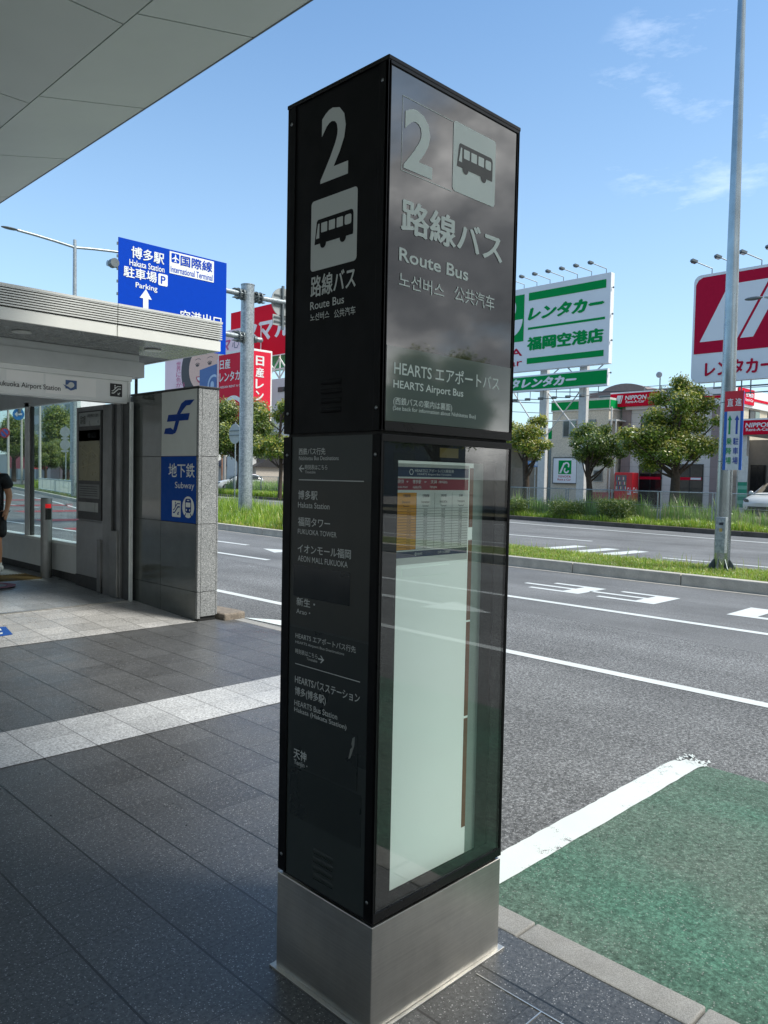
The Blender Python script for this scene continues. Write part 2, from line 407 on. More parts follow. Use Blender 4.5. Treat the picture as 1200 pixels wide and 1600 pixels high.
def place(src, loc, rz=0.0, sc=1.0, label=None, group=None):
    c = copy_tree(src); c.location = loc; c.rotation_euler = (0, 0, rz); c.scale = (sc, sc, sc)
    if label: c['label'] = label
    if group: c['group'] = group
    return c
def lerp_poly(pl, y):
    for (y0, x0), (y1, x1) in zip(pl, pl[1:]):
        if y <= y1: t = (y-y0)/(y1-y0); return x0+(x1-x0)*t
    return pl[-1][1]
# ================================================================ THE SETTING: ground, roads, kerbs
M_ASPH = asphalt('asphalt', .158)
M_ASPHF = asphalt('asphalt_far', .075, .5)
M_PAVE = paver('dark_granite_paving', (.086, .089, .090), (.46, .46, .46), .3, .295, .18, 2.72, fl_amt=.40, fscale=150, rough=.34)
M_STRIPE = paver('pale_granite_paving', (.42, .43, .43), (.72, .73, .72), .3, .29, .18, 2.72, jx=.003, jy=.003, fl_amt=.5, rough=.5, joint=(.14, .14, .14), fscale=130)
M_TILE = paver('beige_floor_tile', (.37, .37, .36), (.45, .53, .5), .305, .305, 1.10, 5.85, jx=.004, jy=.004, fl_amt=.2, rough=.34, joint=(.10, .10, .095), jvis=(.8, .8))
M_TILE2 = paver('grey_floor_tile', (.30, .32, .33), (.4, .4, .4), .305, .305, 1.10, 7.05, jx=.003, jy=.003, fl_amt=.2, rough=.34, joint=(.12, .12, .12), jvis=(.7, .7))
M_KERB = P('kerb_concrete', '#a5a49f', .8, var=.16, vscale=7, fine=240, bump=.35, bscale=240)
M_KERB2 = P('median_concrete', '#c9c5b8', .85, var=.2, vscale=4, fine=190, bump=.3, bscale=150)
M_KERBD = P('old_kerb_concrete', '#5e5850', .9, var=.35, vscale=3, fine=90, bump=.3)
M_WHITE = roadpaint('road_paint_white', '#d2d8d6', .12)
M_WHITEW = roadpaint('worn_paint_white', '#d6dedb', .27, 7, .15)
def greenbay():
    m, T, b = newmat('bay_green'); n1 = T.noise(48, 7, .82)
    g1, g2, g3 = srgb('#4a6356'), srgb('#5b7265'), srgb('#46806b')
    c = T.ramp(T.noise(1.6, 6, .6), [(.3, g1), (.6, g2)]); c = T.mix(T.ramp(T.noise(1.1, 4, .55, stretch=(1, .6, 1)), [(.48, 0.0), (.72, .55)]), c, g3)
    c = T.mix(T.ramp(T.noise(.8, 5, .6), [(.5, 0.0), (.7, .35)]), c, (.13, .15, .13))
    c = T.mix(1.0, c, T.ramp(n1, [(.34, .35), (.5, .95), (.66, 1.9)]), 'MULTIPLY')
    c = T.mix(T.m('MULTIPLY', T.m('LESS_THAN', T.voro(62), .19), .45), c, (.42, .45, .42))
    T.l.new(c, b.inputs['Base Color']); b.inputs['Roughness'].default_value = .85; b.inputs['Specular IOR Level'].default_value = .25
    T.l.new(T.bump(n1, .9, .008), b.inputs['Normal']); return m
M_GREEN = greenbay()
M_RED = roadpaint('hatch_red', '#a04a4c', .2)
M_SOIL = P('soil', '#5a5636', .95, var=.3, vscale=3, fine=60, bump=.5)
M_LAWN = P('lawn_base', '#5e6e2c', .95, var=.35, vscale=5, fine=70, bump=.6)
M_GROUND = P('ground_far', '#8a887e', .9, var=.25, vscale=.2, fine=6)
def sheet(name, pts, z, mat, kind='structure'):
    mb = MB(); mb.poly(FZ(z), pts); return mb.build(name, mat, kind=kind)
def slab(name, pts, z0, z1, mats, kind='structure', bevel=0):
    mb = MB(); mb.prism([(x, y, z0) for x, y in pts], (0, 0, z1-z0)); return mb.build(name, mats, kind=kind, bevel=bevel)
def band(mb, z, line, w, mi=0):
    """a painted stripe of width w along a polyline of (x, y)"""
    L = [Vector((p[0], p[1], 0)) for p in line]; a = []; b = []
    for i, p in enumerate(L):
        d = (L[min(i+1, len(L)-1)]-L[max(i-1, 0)]).normalized(); n = Vector((-d.y, d.x, 0))*w/2
        a.append(p+n); b.append(p-n)
    for i in range(len(L)-1):
        mb.add([(*a[i].xy, z), (*b[i].xy, z), (*b[i+1].xy, z), (*a[i+1].xy, z)], [(0, 1, 2, 3)])
MEDF = [(-60, 10.85), (8, 10.85), (15, 11.25), (20, 11.6), (28, 13.2), (38.6, 16.1), (55, 20.4), (67, 23.3), (130, 40)]
MEDB = [(-60, 12.85), (4, 12.9), (9, 13.4), (15, 14.4), (21, 16.0), (28, 18.4), (38, 21.8), (55, 26.5), (67, 29.5), (130, 46)]
FARK = [(-60, 23.9), (7.2, 24.1), (18, 25.6), (39, 30.0), (48, 31.2), (67, 37), (130, 54)]
RZ = -.10
sheet('ground', [(-1500, -1500), (2500, -1500), (2500, 2500), (-1500, 2500)], -.16, M_GROUND)
sheet('road', [(.6, -90), (60, -90), (60, 140), (.6, 140)], RZ, M_ASPH)
PAVE_EDGE = [(.69, -60), (.69, .62), (3.27, 4.55), (3.27, 60)]
slab('pavement', [(-6.5, -60)]+PAVE_EDGE+[(-6.5, 60)], -.155, 0, M_PAVE)
sheet('terminal_road', [(-16, -60), (-6.5, -60), (-6.5, 60), (-16, 60)], -.05, P('forecourt_concrete', '#a5a49e', .8, var=.15, vscale=2))  # unseen strip left open to the sun to bounce light under the canopy
sheet('pavement_stripe', [(-6.4, 2.72), (2.02, 2.72), (2.40, 3.30), (-6.4, 3.30)], .003, M_STRIPE)
# entrance floor: rises gently into the station
fl = MB(); fl.add([(-1.1, 5.62, .004), (2.9, 5.62, .004), (2.9, 7.02, .055), (-1.1, 7.02, .055), (-1.1, 9.0, .12), (2.84, 9.0, .12), (2.84, 7.02, .055), (-1.1, 16, .12), (2.84, 16, .12)],
       [(0, 1, 2, 3)], 0); fl.add([(-1.1, 7.02, .055), (2.84, 7.02, .055), (2.84, 9, .12), (-1.1, 9, .12)], [(0, 1, 2, 3)], 1); fl.add([(-1.1, 9, .12), (2.84, 9, .12), (2.84, 16, .12), (-1.1, 16, .12)], [(0, 1, 2, 3)], 1)
fl.build('entrance_floor', [M_TILE, M_TILE2], kind='structure')
M_STEEL = brushed('stainless', '#e2e0da', .46)
M_STEELV = brushed('stainless_vertical', '#8f918f', .42, 'z')
dr = MB(); dr.box(-1.1, 6.96, .050, 2.82, 7.03, .061); dr.build('threshold_strip', M_STEEL, kind='structure')
# kerbs, stone by stone, kept in one sheet of stones
kb = MB()
y = -60.0
while y < .55:
    kb.box(.692, y+.004, -.15, .812, min(y+.596, .60), .003); y += .6
a = Vector((.752, .62, 0)); b = Vector((3.33, 4.55, 0)); n = 8
for k in range(n):
    p = a.lerp(b, k/n+.001); q = a.lerp(b, (k+1)/n-.001); kb.obox((p.x, p.y, -.073), (q.x, q.y, -.073), .12, .152)
y = 4.6
while y < 5.5: kb.box(3.272, y+.004, -.15, 3.392, y+.44, .003); y += .45
kb.build('kerb', M_KERB, bevel=.006, kind='structure')
def kerb_run(name, pl, x_off, w, z0, z1, y0, y1, ln, mat, sign=1):
    mb = MB(); y = y0
    while y < y1:
        p = (lerp_poly(pl, y)+x_off, y); q = (lerp_poly(pl, y+ln)+x_off, y+ln)
        d = Vector((q[0]-p[0], q[1]-p[1], 0)).normalized()*.006
        mb.obox((p[0]+d.x, p[1]+d.y, (z0+z1)/2), (q[0]-d.x, q[1]-d.y, (z0+z1)/2), w, z1-z0); y += ln
    return mb.build(name, mat, bevel=.012, kind='structure')
kerb_run('median_kerb', MEDF, .09, .18, -.14, .085, -60, 72, 2.0, M_KERB2)
kerb_run('median_back_kerb', MEDB, -.09, .16, -.14, .04, -60, 72, 2.0, M_KERB2)
kerb_run('far_kerb', FARK, .09, .18, -.14, .06, -60, 68, 2.0, M_KERBD)
gut = MB(); band(gut, RZ+.003, [(lerp_poly(MEDF, y)-.07, y) for y in range(-60, 60, 4)], .11); gut.build('gutter_strip', M_KERB2, kind='structure')
slab('median', [(lerp_poly(MEDF, y)+.17, y) for y in range(-60, 90, 3)]+[(lerp_poly(MEDB, y)-.16, y) for y in range(87, -61, -3)], -.15, .045, M_LAWN)
slab('verge', [(lerp_poly(FARK, y)+.17, y) for y in range(-60, 90, 3)]+[(lerp_poly(FARK, y)+2.6, y) for y in range(87, -61, -3)], -.15, .06, M_SOIL)
M_LOT = P('parking_asphalt', '#7d7a74', .9, var=.2, vscale=.5, fine=40)
slab('parking_lot', [(lerp_poly(FARK, y)+2.6, y) for y in range(-60, 90, 3)]+[(120, 87), (120, -60)], -.15, .22, M_LOT)
cv = MB(); cv.box(.432, -.75, -.01, .436, -.03, .003); cv.box(.2, -.273, -.01, .432, -.269, .003); cv.build('cover_frame', M_STEEL, kind='structure')
# markings, laid 4 mm over the asphalt
mk = MB()
for x, a, b in ((4.60, -60, 60), (7.55, -60, 8.2), (7.60, 10.8, 16.5), (7.66, 18.5, 26)): mk.rect(FZ(RZ+.004), x, a, x+.13, b)
mk.rect(FZ(RZ+.004), 9.15, 13.7, 9.28, 20)
band(mk, RZ+.004, [(12.3, 34.2), (12.45, 40), (13.2, 47)], .14)
band(mk, RZ+.004, [(8.2, 19.0), (10.3, 24.6), (13.47, 32.65), (15.7, 40.9), (19.3, 56.8)], .15)
band(mk, RZ+.004, [(lerp_poly([(-60, 21.5), (6.5, 22.0), (16.5, 23.5), (37.2, 28.4), (42, 29.2), (90, 42)], y), y) for y in range(-60, 66, 3)], .16)
mk.rect(FZ(RZ+.004), 17.85, 9.7, 18.0, 13.2); mk.rect(FZ(RZ+.004), 15.0, -20, 15.14, 6.3); mk.rect(FZ(RZ+.004), 16.9, 14.2, 17.05, 17)
for y in (9.1, 8.2, 7.45): mk.poly(FZ(RZ+.004), [(14.5, y-.2), (16.2, y-.27), (16.2, y+.10), (14.5, y+.22)])
def strokes(y0, x0=8.6, x1=9.43, blk=.32, mid=1.2, ln=.88, w=.11):
    mk.rect(FZ(RZ+.004), x0, y0, x1, y0+blk)
    mk.rect(FZ(RZ+.004), x0, y0+blk, x0+w, y0+ln); mk.rect(FZ(RZ+.004), x1-w, y0+blk, x1, y0+ln); mk.rect(FZ(RZ+.004), (x0+x1-w)/2, y0+blk, (x0+x1+w)/2, y0+mid)
strokes(4.53); strokes(3.36)
mk.rect(FZ(RZ+.004), 8.58, 2.05, 9.42, 2.38); mk.rect(FZ(RZ+.004), 8.58, .9, 8.72, 2.05); mk.rect(FZ(RZ+.004), 9.30, .9, 9.42, 2.05)
def arrow(x, y, ln=2.6, w=.16, hw=.36, hl=.9, s=1):
    mk.poly(FZ(RZ+.004), [(x-w/2, y), (x+w/2, y), (x+w/2, y+s*(ln-hl)), (x+hw, y+s*(ln-hl)), (x, y+s*ln), (x-hw, y+s*(ln-hl)), (x-w/2, y+s*(ln-hl))][::s])
arrow(9.0, 9.9, 2.9); arrow(6.25, -7.2, 2.9); arrow(6.1, -22, 4)
mk.build('road_markings', M_WHITE, kind='structure')
bl = MB(); jr = random.Random(2); lo_ = [(.83+2.15*k/40, .352+jr.uniform(-.002, .003)) for k in range(41)]; hi_ = [(.83+2.12*k/40, .513+jr.uniform(-.004, .003)) for k in range(41)][::-1]
bl.poly(FZ(RZ+.008), lo_+[(3.02, .345), (3.06, .355), (3.05, .38), (3.09, .40), (3.05, .43), (3.07, .46), (3.01, .47), (3.0, .50)]+hi_)
for k in range(46):
    a_ = jr.uniform(-.6, .6); cx_, cy_ = 3.02+jr.random()**1.6*.14, jr.uniform(.33, .50); l_ = jr.uniform(.012, .04); w_ = jr.uniform(.003, .010); dx_, dy_ = math.cos(a_+.5), math.sin(a_+.5)
    bl.poly(FZ(RZ+.0085+k*.00004), [(cx_-dx_*l_, cy_-dy_*l_), (cx_+dy_*w_, cy_-dx_*w_), (cx_+dx_*l_, cy_+dy_*l_), (cx_-dy_*w_, cy_+dx_*w_)])
bl.poly(FZ(RZ+.008), [(3.72, 5.95), (3.98, 5.5), (4.05, 4.6), (3.80, 4.6)])
bl.build('bay_line', M_WHITEW, kind='structure')
sheet('bus_bay', [(.82, -14), (3.055, -14), (3.055, .352), (.82, .365)], RZ+.004, M_GREEN)
rh = MB()
for y, x0, x1, t in ((43.5, 12.6, 16.6, .75), (36.4, 11.9, 14.8, .7), (30.8, 10.2, 13.0, .65), (24.8, 8.7, 10.6, .55), (20.6, 7.9, 8.9, .45)):
    rh.poly(FZ(RZ+.004), [(x0, y-t), (x1-.5, y-t), (x1, y+t), (x0, y+t)])
rh.build('red_hatching', M_RED, kind='structure')

# ================================================================ BUS STOP PYLON
M_BLK = P('black_powder_coat', '#050607', .5, spec=.18, var=.2)
M_BLKF = P('black_frame', '#090a0b', .30, spec=.35, var=.2)
M_BLK2 = P('dark_destination_sheet', '#313836', .40, spec=.5, var=.10, vscale=3)
M_BLK3 = P('darker_sheet', '#282e2c', .30, spec=.5, var=.12, vscale=3)
M_HEAD = P('smoked_header_glass', '#1b1e20', .03, spec=.5, var=.05, ior=2.25)
M_OVER = P('overlay_film', '#727d79', .05, spec=.5, var=.05, ior=1.95)
M_LET = P('pale_vinyl', '#e6f2ec', .25, var=.04)
M_LETL = P('pale_vinyl_grey', '#c3cac6', .45, var=.04)
M_LETS = P('grey_vinyl', '#c6cbc8', .5, var=.06)
M_GLASS = glassmat('door_glass', (.965, .985, .975), 1.60, 1.0, 0, .004)
M_BOARD = P('milky_board', '#e6f3ec', .55, var=.05, vscale=2); _b = M_BOARD.node_tree.nodes['Principled BSDF']; _b.inputs['Emission Color'].default_value = (.78, .92, .86, 1); _b.inputs['Emission Strength'].default_value = .10   # faint glow added to brighten the display board
M_TAPE = P('brown_tape', '#7d563a', .5, var=.2)
M_SCREW = P('screw_steel', '#8b8f90', .3, metal=1)
M_PAPER = P('poster_paper', '#dfe6df', .6, var=.03)
M_BKL = P('display_light', '#c9dcd2', .5)
def cblack(n, c): return P(n, c, .6, var=.04)
M_INK = cblack('ink_black', '#20262a'); M_NAVY = cblack('ink_navy', '#1d3658'); M_CRIM = cblack('ink_crimson', '#962c36'); M_ORNG = cblack('ink_orange', '#dd9a1e'); M_PWHT = cblack('ink_white', '#e4eae6')
PW, PD, PH = .587, .427, 2.658
py = thing('bus_stop_pylon', 'tall black bus stop pylon numbered 2 on a stainless plinth at the kerb', 'bus stop sign', (PW/2, PD/2, 0))
MB().box(-.014, -.012, .0, PW+.020, PD+.018, .007).build('base_plate', M_STEEL, py, bevel=.001)
MB().box(0, 0, .007, PW, PD, .309).build('plinth', M_STEEL, py, bevel=.0025)
MB().box(.012, .012, .309, PW-.012, PD-.012, .320).build('shadow_gap', M_BLK, py)
cs = MB()
cs.box(.010, .062, .320, PW-.004, PD-.004, 1.668); cs.box(.010, .0085, .320, .022, .062, 1.668); cs.box(PW-.016, .0085, .320, PW-.004, .062, 1.668)
cs.box(.022, .0085, .320, PW-.016, .062, .345); cs.box(.022, .0085, 1.625, PW-.016, .062, 1.668)
cs.build('lower_case', M_BLK, py)
MB().box(.012, .012, 1.668, PW-.012, PD-.012, 1.676).build('joint_gap', P('joint_rubber', '#121310', .7), py)
MB().box(.010, .010, 1.676, PW-.004, PD-.004, 2.650).build('upper_case', M_BLK, py)
MB().box(-.002, -.002, 2.648, PW+.002, PD+.002, 2.660).build('top_cap', M_BLKF, py, bevel=.002)
for z0, z1 in ((.320, 1.667), (1.677, 2.648)):
    for y0, y1 in ((0, .037), (.390, PD)):
        MB().box(0, y0, z0, .012, y1, z1).build('corner_post', M_BLK, py, bevel=.0015)
        MB().box(PW-.012, y0, z0, PW, y1, z1).build('corner_post', M_BLK, py, bevel=.0015)
MB().box(.004, .037, 1.677, .0105, .390, 2.648).build('side_panel', M_BLK, py)
MB().box(.004, .037, .320, .0105, .390, 1.667).build('destination_panel', M_BLK2, py)
# stickers that renew parts of the destination list
st = MB(); X4 = FX(.004)
for yl, yr, z0, z1, mi in ((.392, .040, 1.098, 1.538, 0), (.392, .040, .740, 1.092, 1)): st.rect(X4, -yl, z0, -yr, z1, .0007, mi, .0006)
st.rrect(X4, -.376, .510, -.056, .662, .008, .0008, 1, .0008); st.rrect(X4, -.372, 1.186, -.118, 1.282, .004, .0012, 2, .0005)
st.rrect(X4, -.370, .668, -.075, .828, .004, .0012, 1, .0005)
st.build('overlay_sticker', [P('sheet_a', '#2f322e', .38, var=.1), M_BLK3, P('sheet_b', '#222727', .16, var=.15)], py)
pe = MB(); pe.poly(FX(.0026), [(-.112, .752), (-.104, .756), (-.088, .795), (-.086, .822), (-.096, .815), (-.100, .798), (-.096, .790), (-.104, .782)])
pe.build('peeled_edge', [P('torn_backing', '#7d827e', .7)], py)
# vents
for z0, z1 in ((1.735, 1.832), (.352, .444)):
    v = MB()
    for k in range(4):
        z = z0+(z1-z0)*k/3.6
        for j in range(5):
            t = j/5; v.add([(.004, .258, z), (.004, .170, z), (.004-.0016*math.sin(PI*(t+.2)), .170, z+.014*(t+.2)), (.004-.0016*math.sin(PI*(t+.2)), .258, z+.014*(t+.2)), (.004-.0016*math.sin(PI*t), .258, z+.014*t), (.004-.0016*math.sin(PI*t), .170, z+.014*t)], [(5, 4, 3, 2)])
        v.add([(.004, .258, z), (.004, .170, z), (.0005, .172, z-.001), (.0005, .256, z-.001)], [(0, 1, 2, 3)])
    v.build('vent', M_BLK if z0 > 1 else M_BLK2, py, smooth=True)
scr = None
for y in (.023, .408):
    for z in (2.600, 1.738, 1.612, .372):
        if scr is None:
            m_ = MB(); m_.ell((0, y, z), .003, .0055, .0055, 12, 8); scr = m_.build('screw', M_SCREW, py, smooth='all'); y0_, z0_ = y, z
        else:
            c_ = scr.copy(); COL.objects.link(c_); c_.parent = py; c_.location = (0, y-y0_, z-z0_)
def tx(mb, s, yl, yr, z0, z1, x=.004, bold=.012, mi=0, off=.0014): mb.text(s, FX(x), -yl, z0, -yr, z1, off, mi, bold)
def bus_pict(mb, fr, u0, v0, u1, v1, off, mi_bg, mi_bus, r=.06):
    w, h = u1-u0, v1-v0; q = lambda a, b: (u0+a*w, v0+b*h)
    mb.rrect(fr, u0, v0, u1, v1, r*w, off, mi_bg)
    mb.poly(fr, [q(.085, .37), q(.92, .37), q(.925, .40), q(.925, .66), q(.91, .70), q(.88, .715), q(.155, .715), q(.13, .69)], off+.0006, mi_bus)
    for cx in (.28, .71): mb.disc(fr, u0+cx*w, v0+.365*h, .068*w, None, off+.0009, mi_bus, 18)
    mb.poly(fr, [q(.122, .45), q(.195, .45), q(.195, .655), q(.165, .655)], off+.0012, mi_bg)
    for a in (.235, .405, .575): mb.rrect(fr, u0+a*w, v0+.52*h, u0+(a+.135)*w, v0+.655*h, .012*w, off+.0012, mi_bg, n=3)
    mb.rrect(fr, u0+.745*w, v0+.52*h, u0+.885*w, v0+.655*h, .03*w, off+.0012, mi_bg, n=4)
# side lettering (towards the pavement)
t = MB()
tx(t, '2', .275, .157, 2.393, 2.594, bold=.036)
bp = MB(); bus_pict(bp, X4, -.314, 2.148, -.116, 2.350, .0008, 0, 1); bp.build('bus_pictogram', [M_LETL, M_BLK], py)
tx(t, '路線バス', .311, .117, 2.072, 2.134, bold=.02); tx(t, 'Route Bus', .312, .164, 2.037, 2.060); tx(t, '노선버스', .311, .226, 2.004, 2.026, bold=.008); tx(t, '公共汽车', .205, .116, 2.000, 2.024, bold=.008)
t.build('route_lettering', [M_LETL, M_BLK], py)
t = MB(); g = lambda *a, **k: tx(t, *a, **k)
g('西鉄バス行先', .355, .233, 1.613, 1.633); g('Nishitetsu Bus Destinations', .354, .175, 1.597, 1.609, bold=.006)
def harrow(cy, cz, w, h, s):
    u = -cy; k = .0035
    t.rect(X4, u-w/2, cz-k*.6, u+w/2, cz+k*.6, .0014)
    for e in (1, -1): t.poly(X4, [(u+s*w/2, cz), (u+s*(w/2-h*.55), cz+e*h/2), (u+s*(w/2-h*.55)-s*.005, cz+e*h/2), (u+s*w/2-s*.006, cz)], .0016+.0002*(e > 0))
harrow(.341, 1.572, .024, .021, -1)
g('時刻表はこちら', .325, .223, 1.569, 1.584, bold=.006); g('Timetable', .324, .276, 1.558, 1.566, bold=.004)
t.rect(X4, -.353, 1.5373, -.069, 1.5398, .0016)
g('博多駅', .355, .265, 1.480, 1.507); g('Hakata Station', .355, .211, 1.455, 1.472, bold=.004)
g('福岡タワー', .354, .207, 1.400, 1.427); g('FUKUOKA TOWER', .354, .178, 1.376, 1.391, bold=.004)
g('イオンモール福岡', .353, .116, 1.319, 1.346); g('AEON MALL FUKUOKA', .352, .129, 1.294, 1.311, bold=.004)
g('新生・', .355, .268, 1.159, 1.184); g('Arao・', .355, .290, 1.135, 1.149, bold=.004)
g('HEARTS エアポートバス行先', .357, .089, 1.058, 1.077, bold=.006); g('HEARTS Airport Bus Destinations', .358, .137, 1.041, 1.051, bold=.006)
g('時刻表はこちら', .357, .253, 1.012, 1.027, bold=.006); g('Timetable', .303, .254, 1.001, 1.009, bold=.004); harrow(.237, 1.014, .026, .022, 1)
t.rect(X4, -.357, .9795, -.069, .9817, .0016)
g('HEARTSバスステーション', .357, .069, .921, .947); g('博多(博多駅)', .356, .213, .881, .911); g('HEARTS Bus Station', .358, .162, .852, .869, bold=.008); g('Hakata (Hakata Station)', .358, .122, .829, .847, bold=.008)
g('天神', .358, .297, .690, .721); g('Tenjin・', .356, .292, .667, .686, bold=.004)
t.build('destination_lettering', M_LETS, py)
# header glass on the road-end face
MB().box(.008, .003, 1.702, PW-.007, .0095, 2.640).build('header_glass', M_HEAD, py)
fr_ = MB()
for b_ in ((0.0, 0, 1.677, .008, .0105, 2.648), (PW-.007, 0, 1.677, PW, .0105, 2.648), (.008, -.001, 2.640, PW-.007, .0105, 2.648), (.008, -.003, 1.677, PW-.007, .0105, 1.702)): fr_.box(*b_)
fr_.build('header_frame', M_BLKF, py)
Y3 = FY(.003)
MB().rect(Y3, .015, 1.704, .577, 1.906, .0008, 0, .0006).build('overlay_film', M_OVER, py)
t = MB(); r_ = lambda s, u0, u1, v0, v1, bold=.012, off=.0014, shear=0: t.text(s, Y3, u0, v0, u1, v1, off, 0, bold, shear)
r_('2', .064, .180, 2.386, 2.554, .05); bp = MB(); bus_pict(bp, Y3, .268, 2.382, .468, 2.580, .0012, 0, 1); bp.build('bus_pictogram', [M_LET, P('smoke_ink', '#363e3c', .22, spec=.4)], py)
for a in ((.056, 2.377, .2665, 2.3788), (.056, 2.5735, .2665, 2.5753), (.056, 2.3788, .0575, 2.5735)): t.rect(Y3, *a, .0010)
r_('路線バス', .058, .514, 2.216, 2.308, .03); r_('Route Bus', .054, .349, 2.137, 2.173, .036); r_('노선버스', .055, .242, 2.068, 2.108, .006); r_('公共汽车', .288, .479, 2.071, 2.115, .006)
r_('HEARTS エアポートバス', .043, .515, 1.830, 1.871, .014); r_('HEARTS Airport Bus', .042, .340, 1.788, 1.816, .024); r_('(西鉄バスの案内は裏面)', .043, .290, 1.746, 1.770, .01); r_('(See back for information about Nishitetsu Bus)', .042, .402, 1.731, 1.746, .008)
t.build('header_lettering', [M_LET, P('smoke_ink', '#363e3c', .22, spec=.4)], py)
# lower display case with its glass door
MB().box(.076, .050, .352, .459, .060, 1.600).build('display_board', M_BOARD, py); MB().box(.459, .0495, .352, .508, .060, 1.600).build('board_fade_edge', P('fade_grey_green', '#8fa39b', .5, var=.06), py)  # dimmer end strip: the board's fade is put into its colour
MB().box(.508, .0505, .346, .569, .0615, 1.620).build('case_side', P('case_grey', '#2b3431', .5), py)
tp = MB()
for z0, z1 in ((.44, .792), (.800, 1.10), (1.106, 1.36), (1.40, 1.585)): tp.box(.440, .0488, z0, .458, .050, z1)
tp.build('edge_tape', M_TAPE, py)
bl_ = MB(); bl_.box(.14, .047, 1.262, .35, .050, 1.290); bl_.build('poster_rail', M_BOARD, py, bevel=.001)  # rail shares the board's added glow so it does not sit dark
dg = MB(); dg.box(.004, .0015, .346, PW-.004, .0065, 1.648); dg.build('door_glass', M_GLASS, py)
ft = MB()
for b_ in ((.008, .0070, .348, .073, .0082, 1.646), (.521, .0070, .348, PW-.006, .0082, 1.646), (.073, .0070, .348, .521, .0082, .378), (.073, .0070, 1.604, .521, .0082, 1.646)): ft.box(*b_)
ft.build('glass_border', P('black_frit', '#040505', .4, spec=.15), py)
df = MB(); df.box(0, -.002, .320, PW, .0062, .346); df.box(0, -.002, 1.648, PW, .0062, 1.667)
df.box(0, -.001, .346, .004, .0062, 1.648); df.box(PW-.004, -.001, .346, PW, .0062, 1.648)
df.build('door_frame', M_BLKF, py, bevel=.001)
MB().box(.246, .0066, 1.612, .330, .0069, 1.640).build('notice_sticker', P('yellowed_sticker', '#7c6a2a', .6), py)
# the timetable pinned inside
po = MB(); yb = FY(.0496); po.rect(yb, .108, 1.300, .436, 1.592, 0, 0, .0004)
po.rect(yb, .109, 1.554, .434, 1.582, .0003, 1); po.rect(yb, .109, 1.516, .434, 1.549, .0003, 2); po.rect(yb, .109, 1.343, .1965, 1.508, .0003, 3); po.rect(yb, .109, 1.320, .434, 1.338, .0003, 1)
for u in (.1965, .276, .357): po.rect(yb, u-.0004, 1.343, u+.0004, 1.508, .0005, 4)
for k in range(16):
    z = 1.343+(1.462-1.343)*k/15; po.rect(yb, .109, z-.0004, .434, z+.0004, .0006, 4)
    if k < 15:
        for u in (.165, .236, .316, .397): po.text('%d:%02d' % (6+k, (17*k+int(u*100)) % 60), yb, u-.008, z+.0022, u+.008, z+.0062, .0007, 4)
pt = lambda s, u0, u1, v0, v1, mi=5, bold=.004: po.text(s, yb, u0, v0, u1, v1, .0007, mi, bold)
po.ring(yb, .172, 1.568, .007, .0095, .0006, 5, 6); pt('HEARTSエアポートバス時刻表', .187, .362, 1.5675, 1.578); pt('HEARTS Airport Bus Timetable', .198, .350, 1.558, 1.565)
pt('福岡空港', .112, .140, 1.535, 1.546); pt('⇔', .152, .160, 1.537, 1.543); pt('博多駅', .178, .214, 1.534, 1.546); pt('⇔', .228, .238, 1.537, 1.543); pt('天神', .256, .284, 1.534, 1.546); pt('(博多経由)', .292, .332, 1.535, 1.544); pt('Fukuoka Airport', .112, .158, 1.520, 1.528); pt('HAKATA', .180, .216, 1.520, 1.528); pt('TENJIN', .252, .284, 1.520, 1.528)
pt('空港国内線', .140, .170, 1.495, 1.504, 4); pt('空港国際線', .222, .252, 1.495, 1.504, 4); pt('博多駅', .304, .330, 1.496, 1.504, 4); pt('天神', .388, .406, 1.496, 1.504, 4)
for u, s in ((.140, 'Domestic'), (.222, 'International'), (.304, 'HAKATA'), (.386, 'TENJIN')): pt(s, u-.004, u+.030, 1.478, 1.4845, 4)
for u in (.140, .222, .304, .386): pt('Terminal', u, u+.026, 1.467, 1.472, 4)
po.ring(yb, .197, 1.329, .003, .0045, .0006, 5, 6); pt('HEARTS', .204, .226, 1.326, 1.332); pt('エアポートバス時刻案内', .295, .352, 1.325, 1.333)
tag(po.build('bus_timetable', [M_PAPER, M_NAVY, M_CRIM, M_ORNG, M_INK, M_PWHT]), 'printed bus timetable with navy, red and orange fields inside the pylon display case', 'timetable')
# ================================================================ TERMINAL AND ITS CANOPY
M_SOF = P('canopy_panel', '#ccd5cf', .38, spec=.5, var=.05, vscale=.8)
M_SOFG = P('panel_gap', '#1d2120', .8)
M_EDGE = P('canopy_edge_metal', '#5c6468', .4, metal=.6)
ca = thing('terminal_canopy', 'large grey panelled canopy overhead at the top left, tilting up along its edge', 'canopy', (-3, 0, 4.58))
EX, EZ, IX, IZ = 2.0, 4.80, 1.068, 4.58
sp = MB(); g_ = .016; k0 = -20
for k in range(-20, 4):
    y0 = 3.46+1.65*k+g_/2; y1 = y0+1.65-g_; dx = .008
    nrm = Vector((-(EZ-IZ), 0, EX-IX)).normalized()*.03
    a = Vector((IX+dx, y0, IZ+dx*.236)); b = Vector((EX, y0, EZ)); c = Vector((EX, y1, EZ)); d = Vector((IX+dx, y1, IZ+dx*.236))
    sp.add([a, b, c, d, a+nrm, b+nrm, c+nrm, d+nrm], [(0, 3, 2, 1), (4, 5, 6, 7), (0, 1, 5, 4), (1, 2, 6, 5), (2, 3, 7, 6), (3, 0, 4, 7)])
sp.build('edge_soffit', M_SOF, ca)
sp = MB()
for k in range(-20, 4):
    y0 = 3.64+1.65*k+g_/2; y1 = y0+1.65-g_
    for j in range(3):
        x1 = IX-.004-2.45*j; sp.box(x1-2.45+g_, y0, IZ, x1, y1, IZ+.03)
sp.build('inner_soffit', M_SOF, ca)
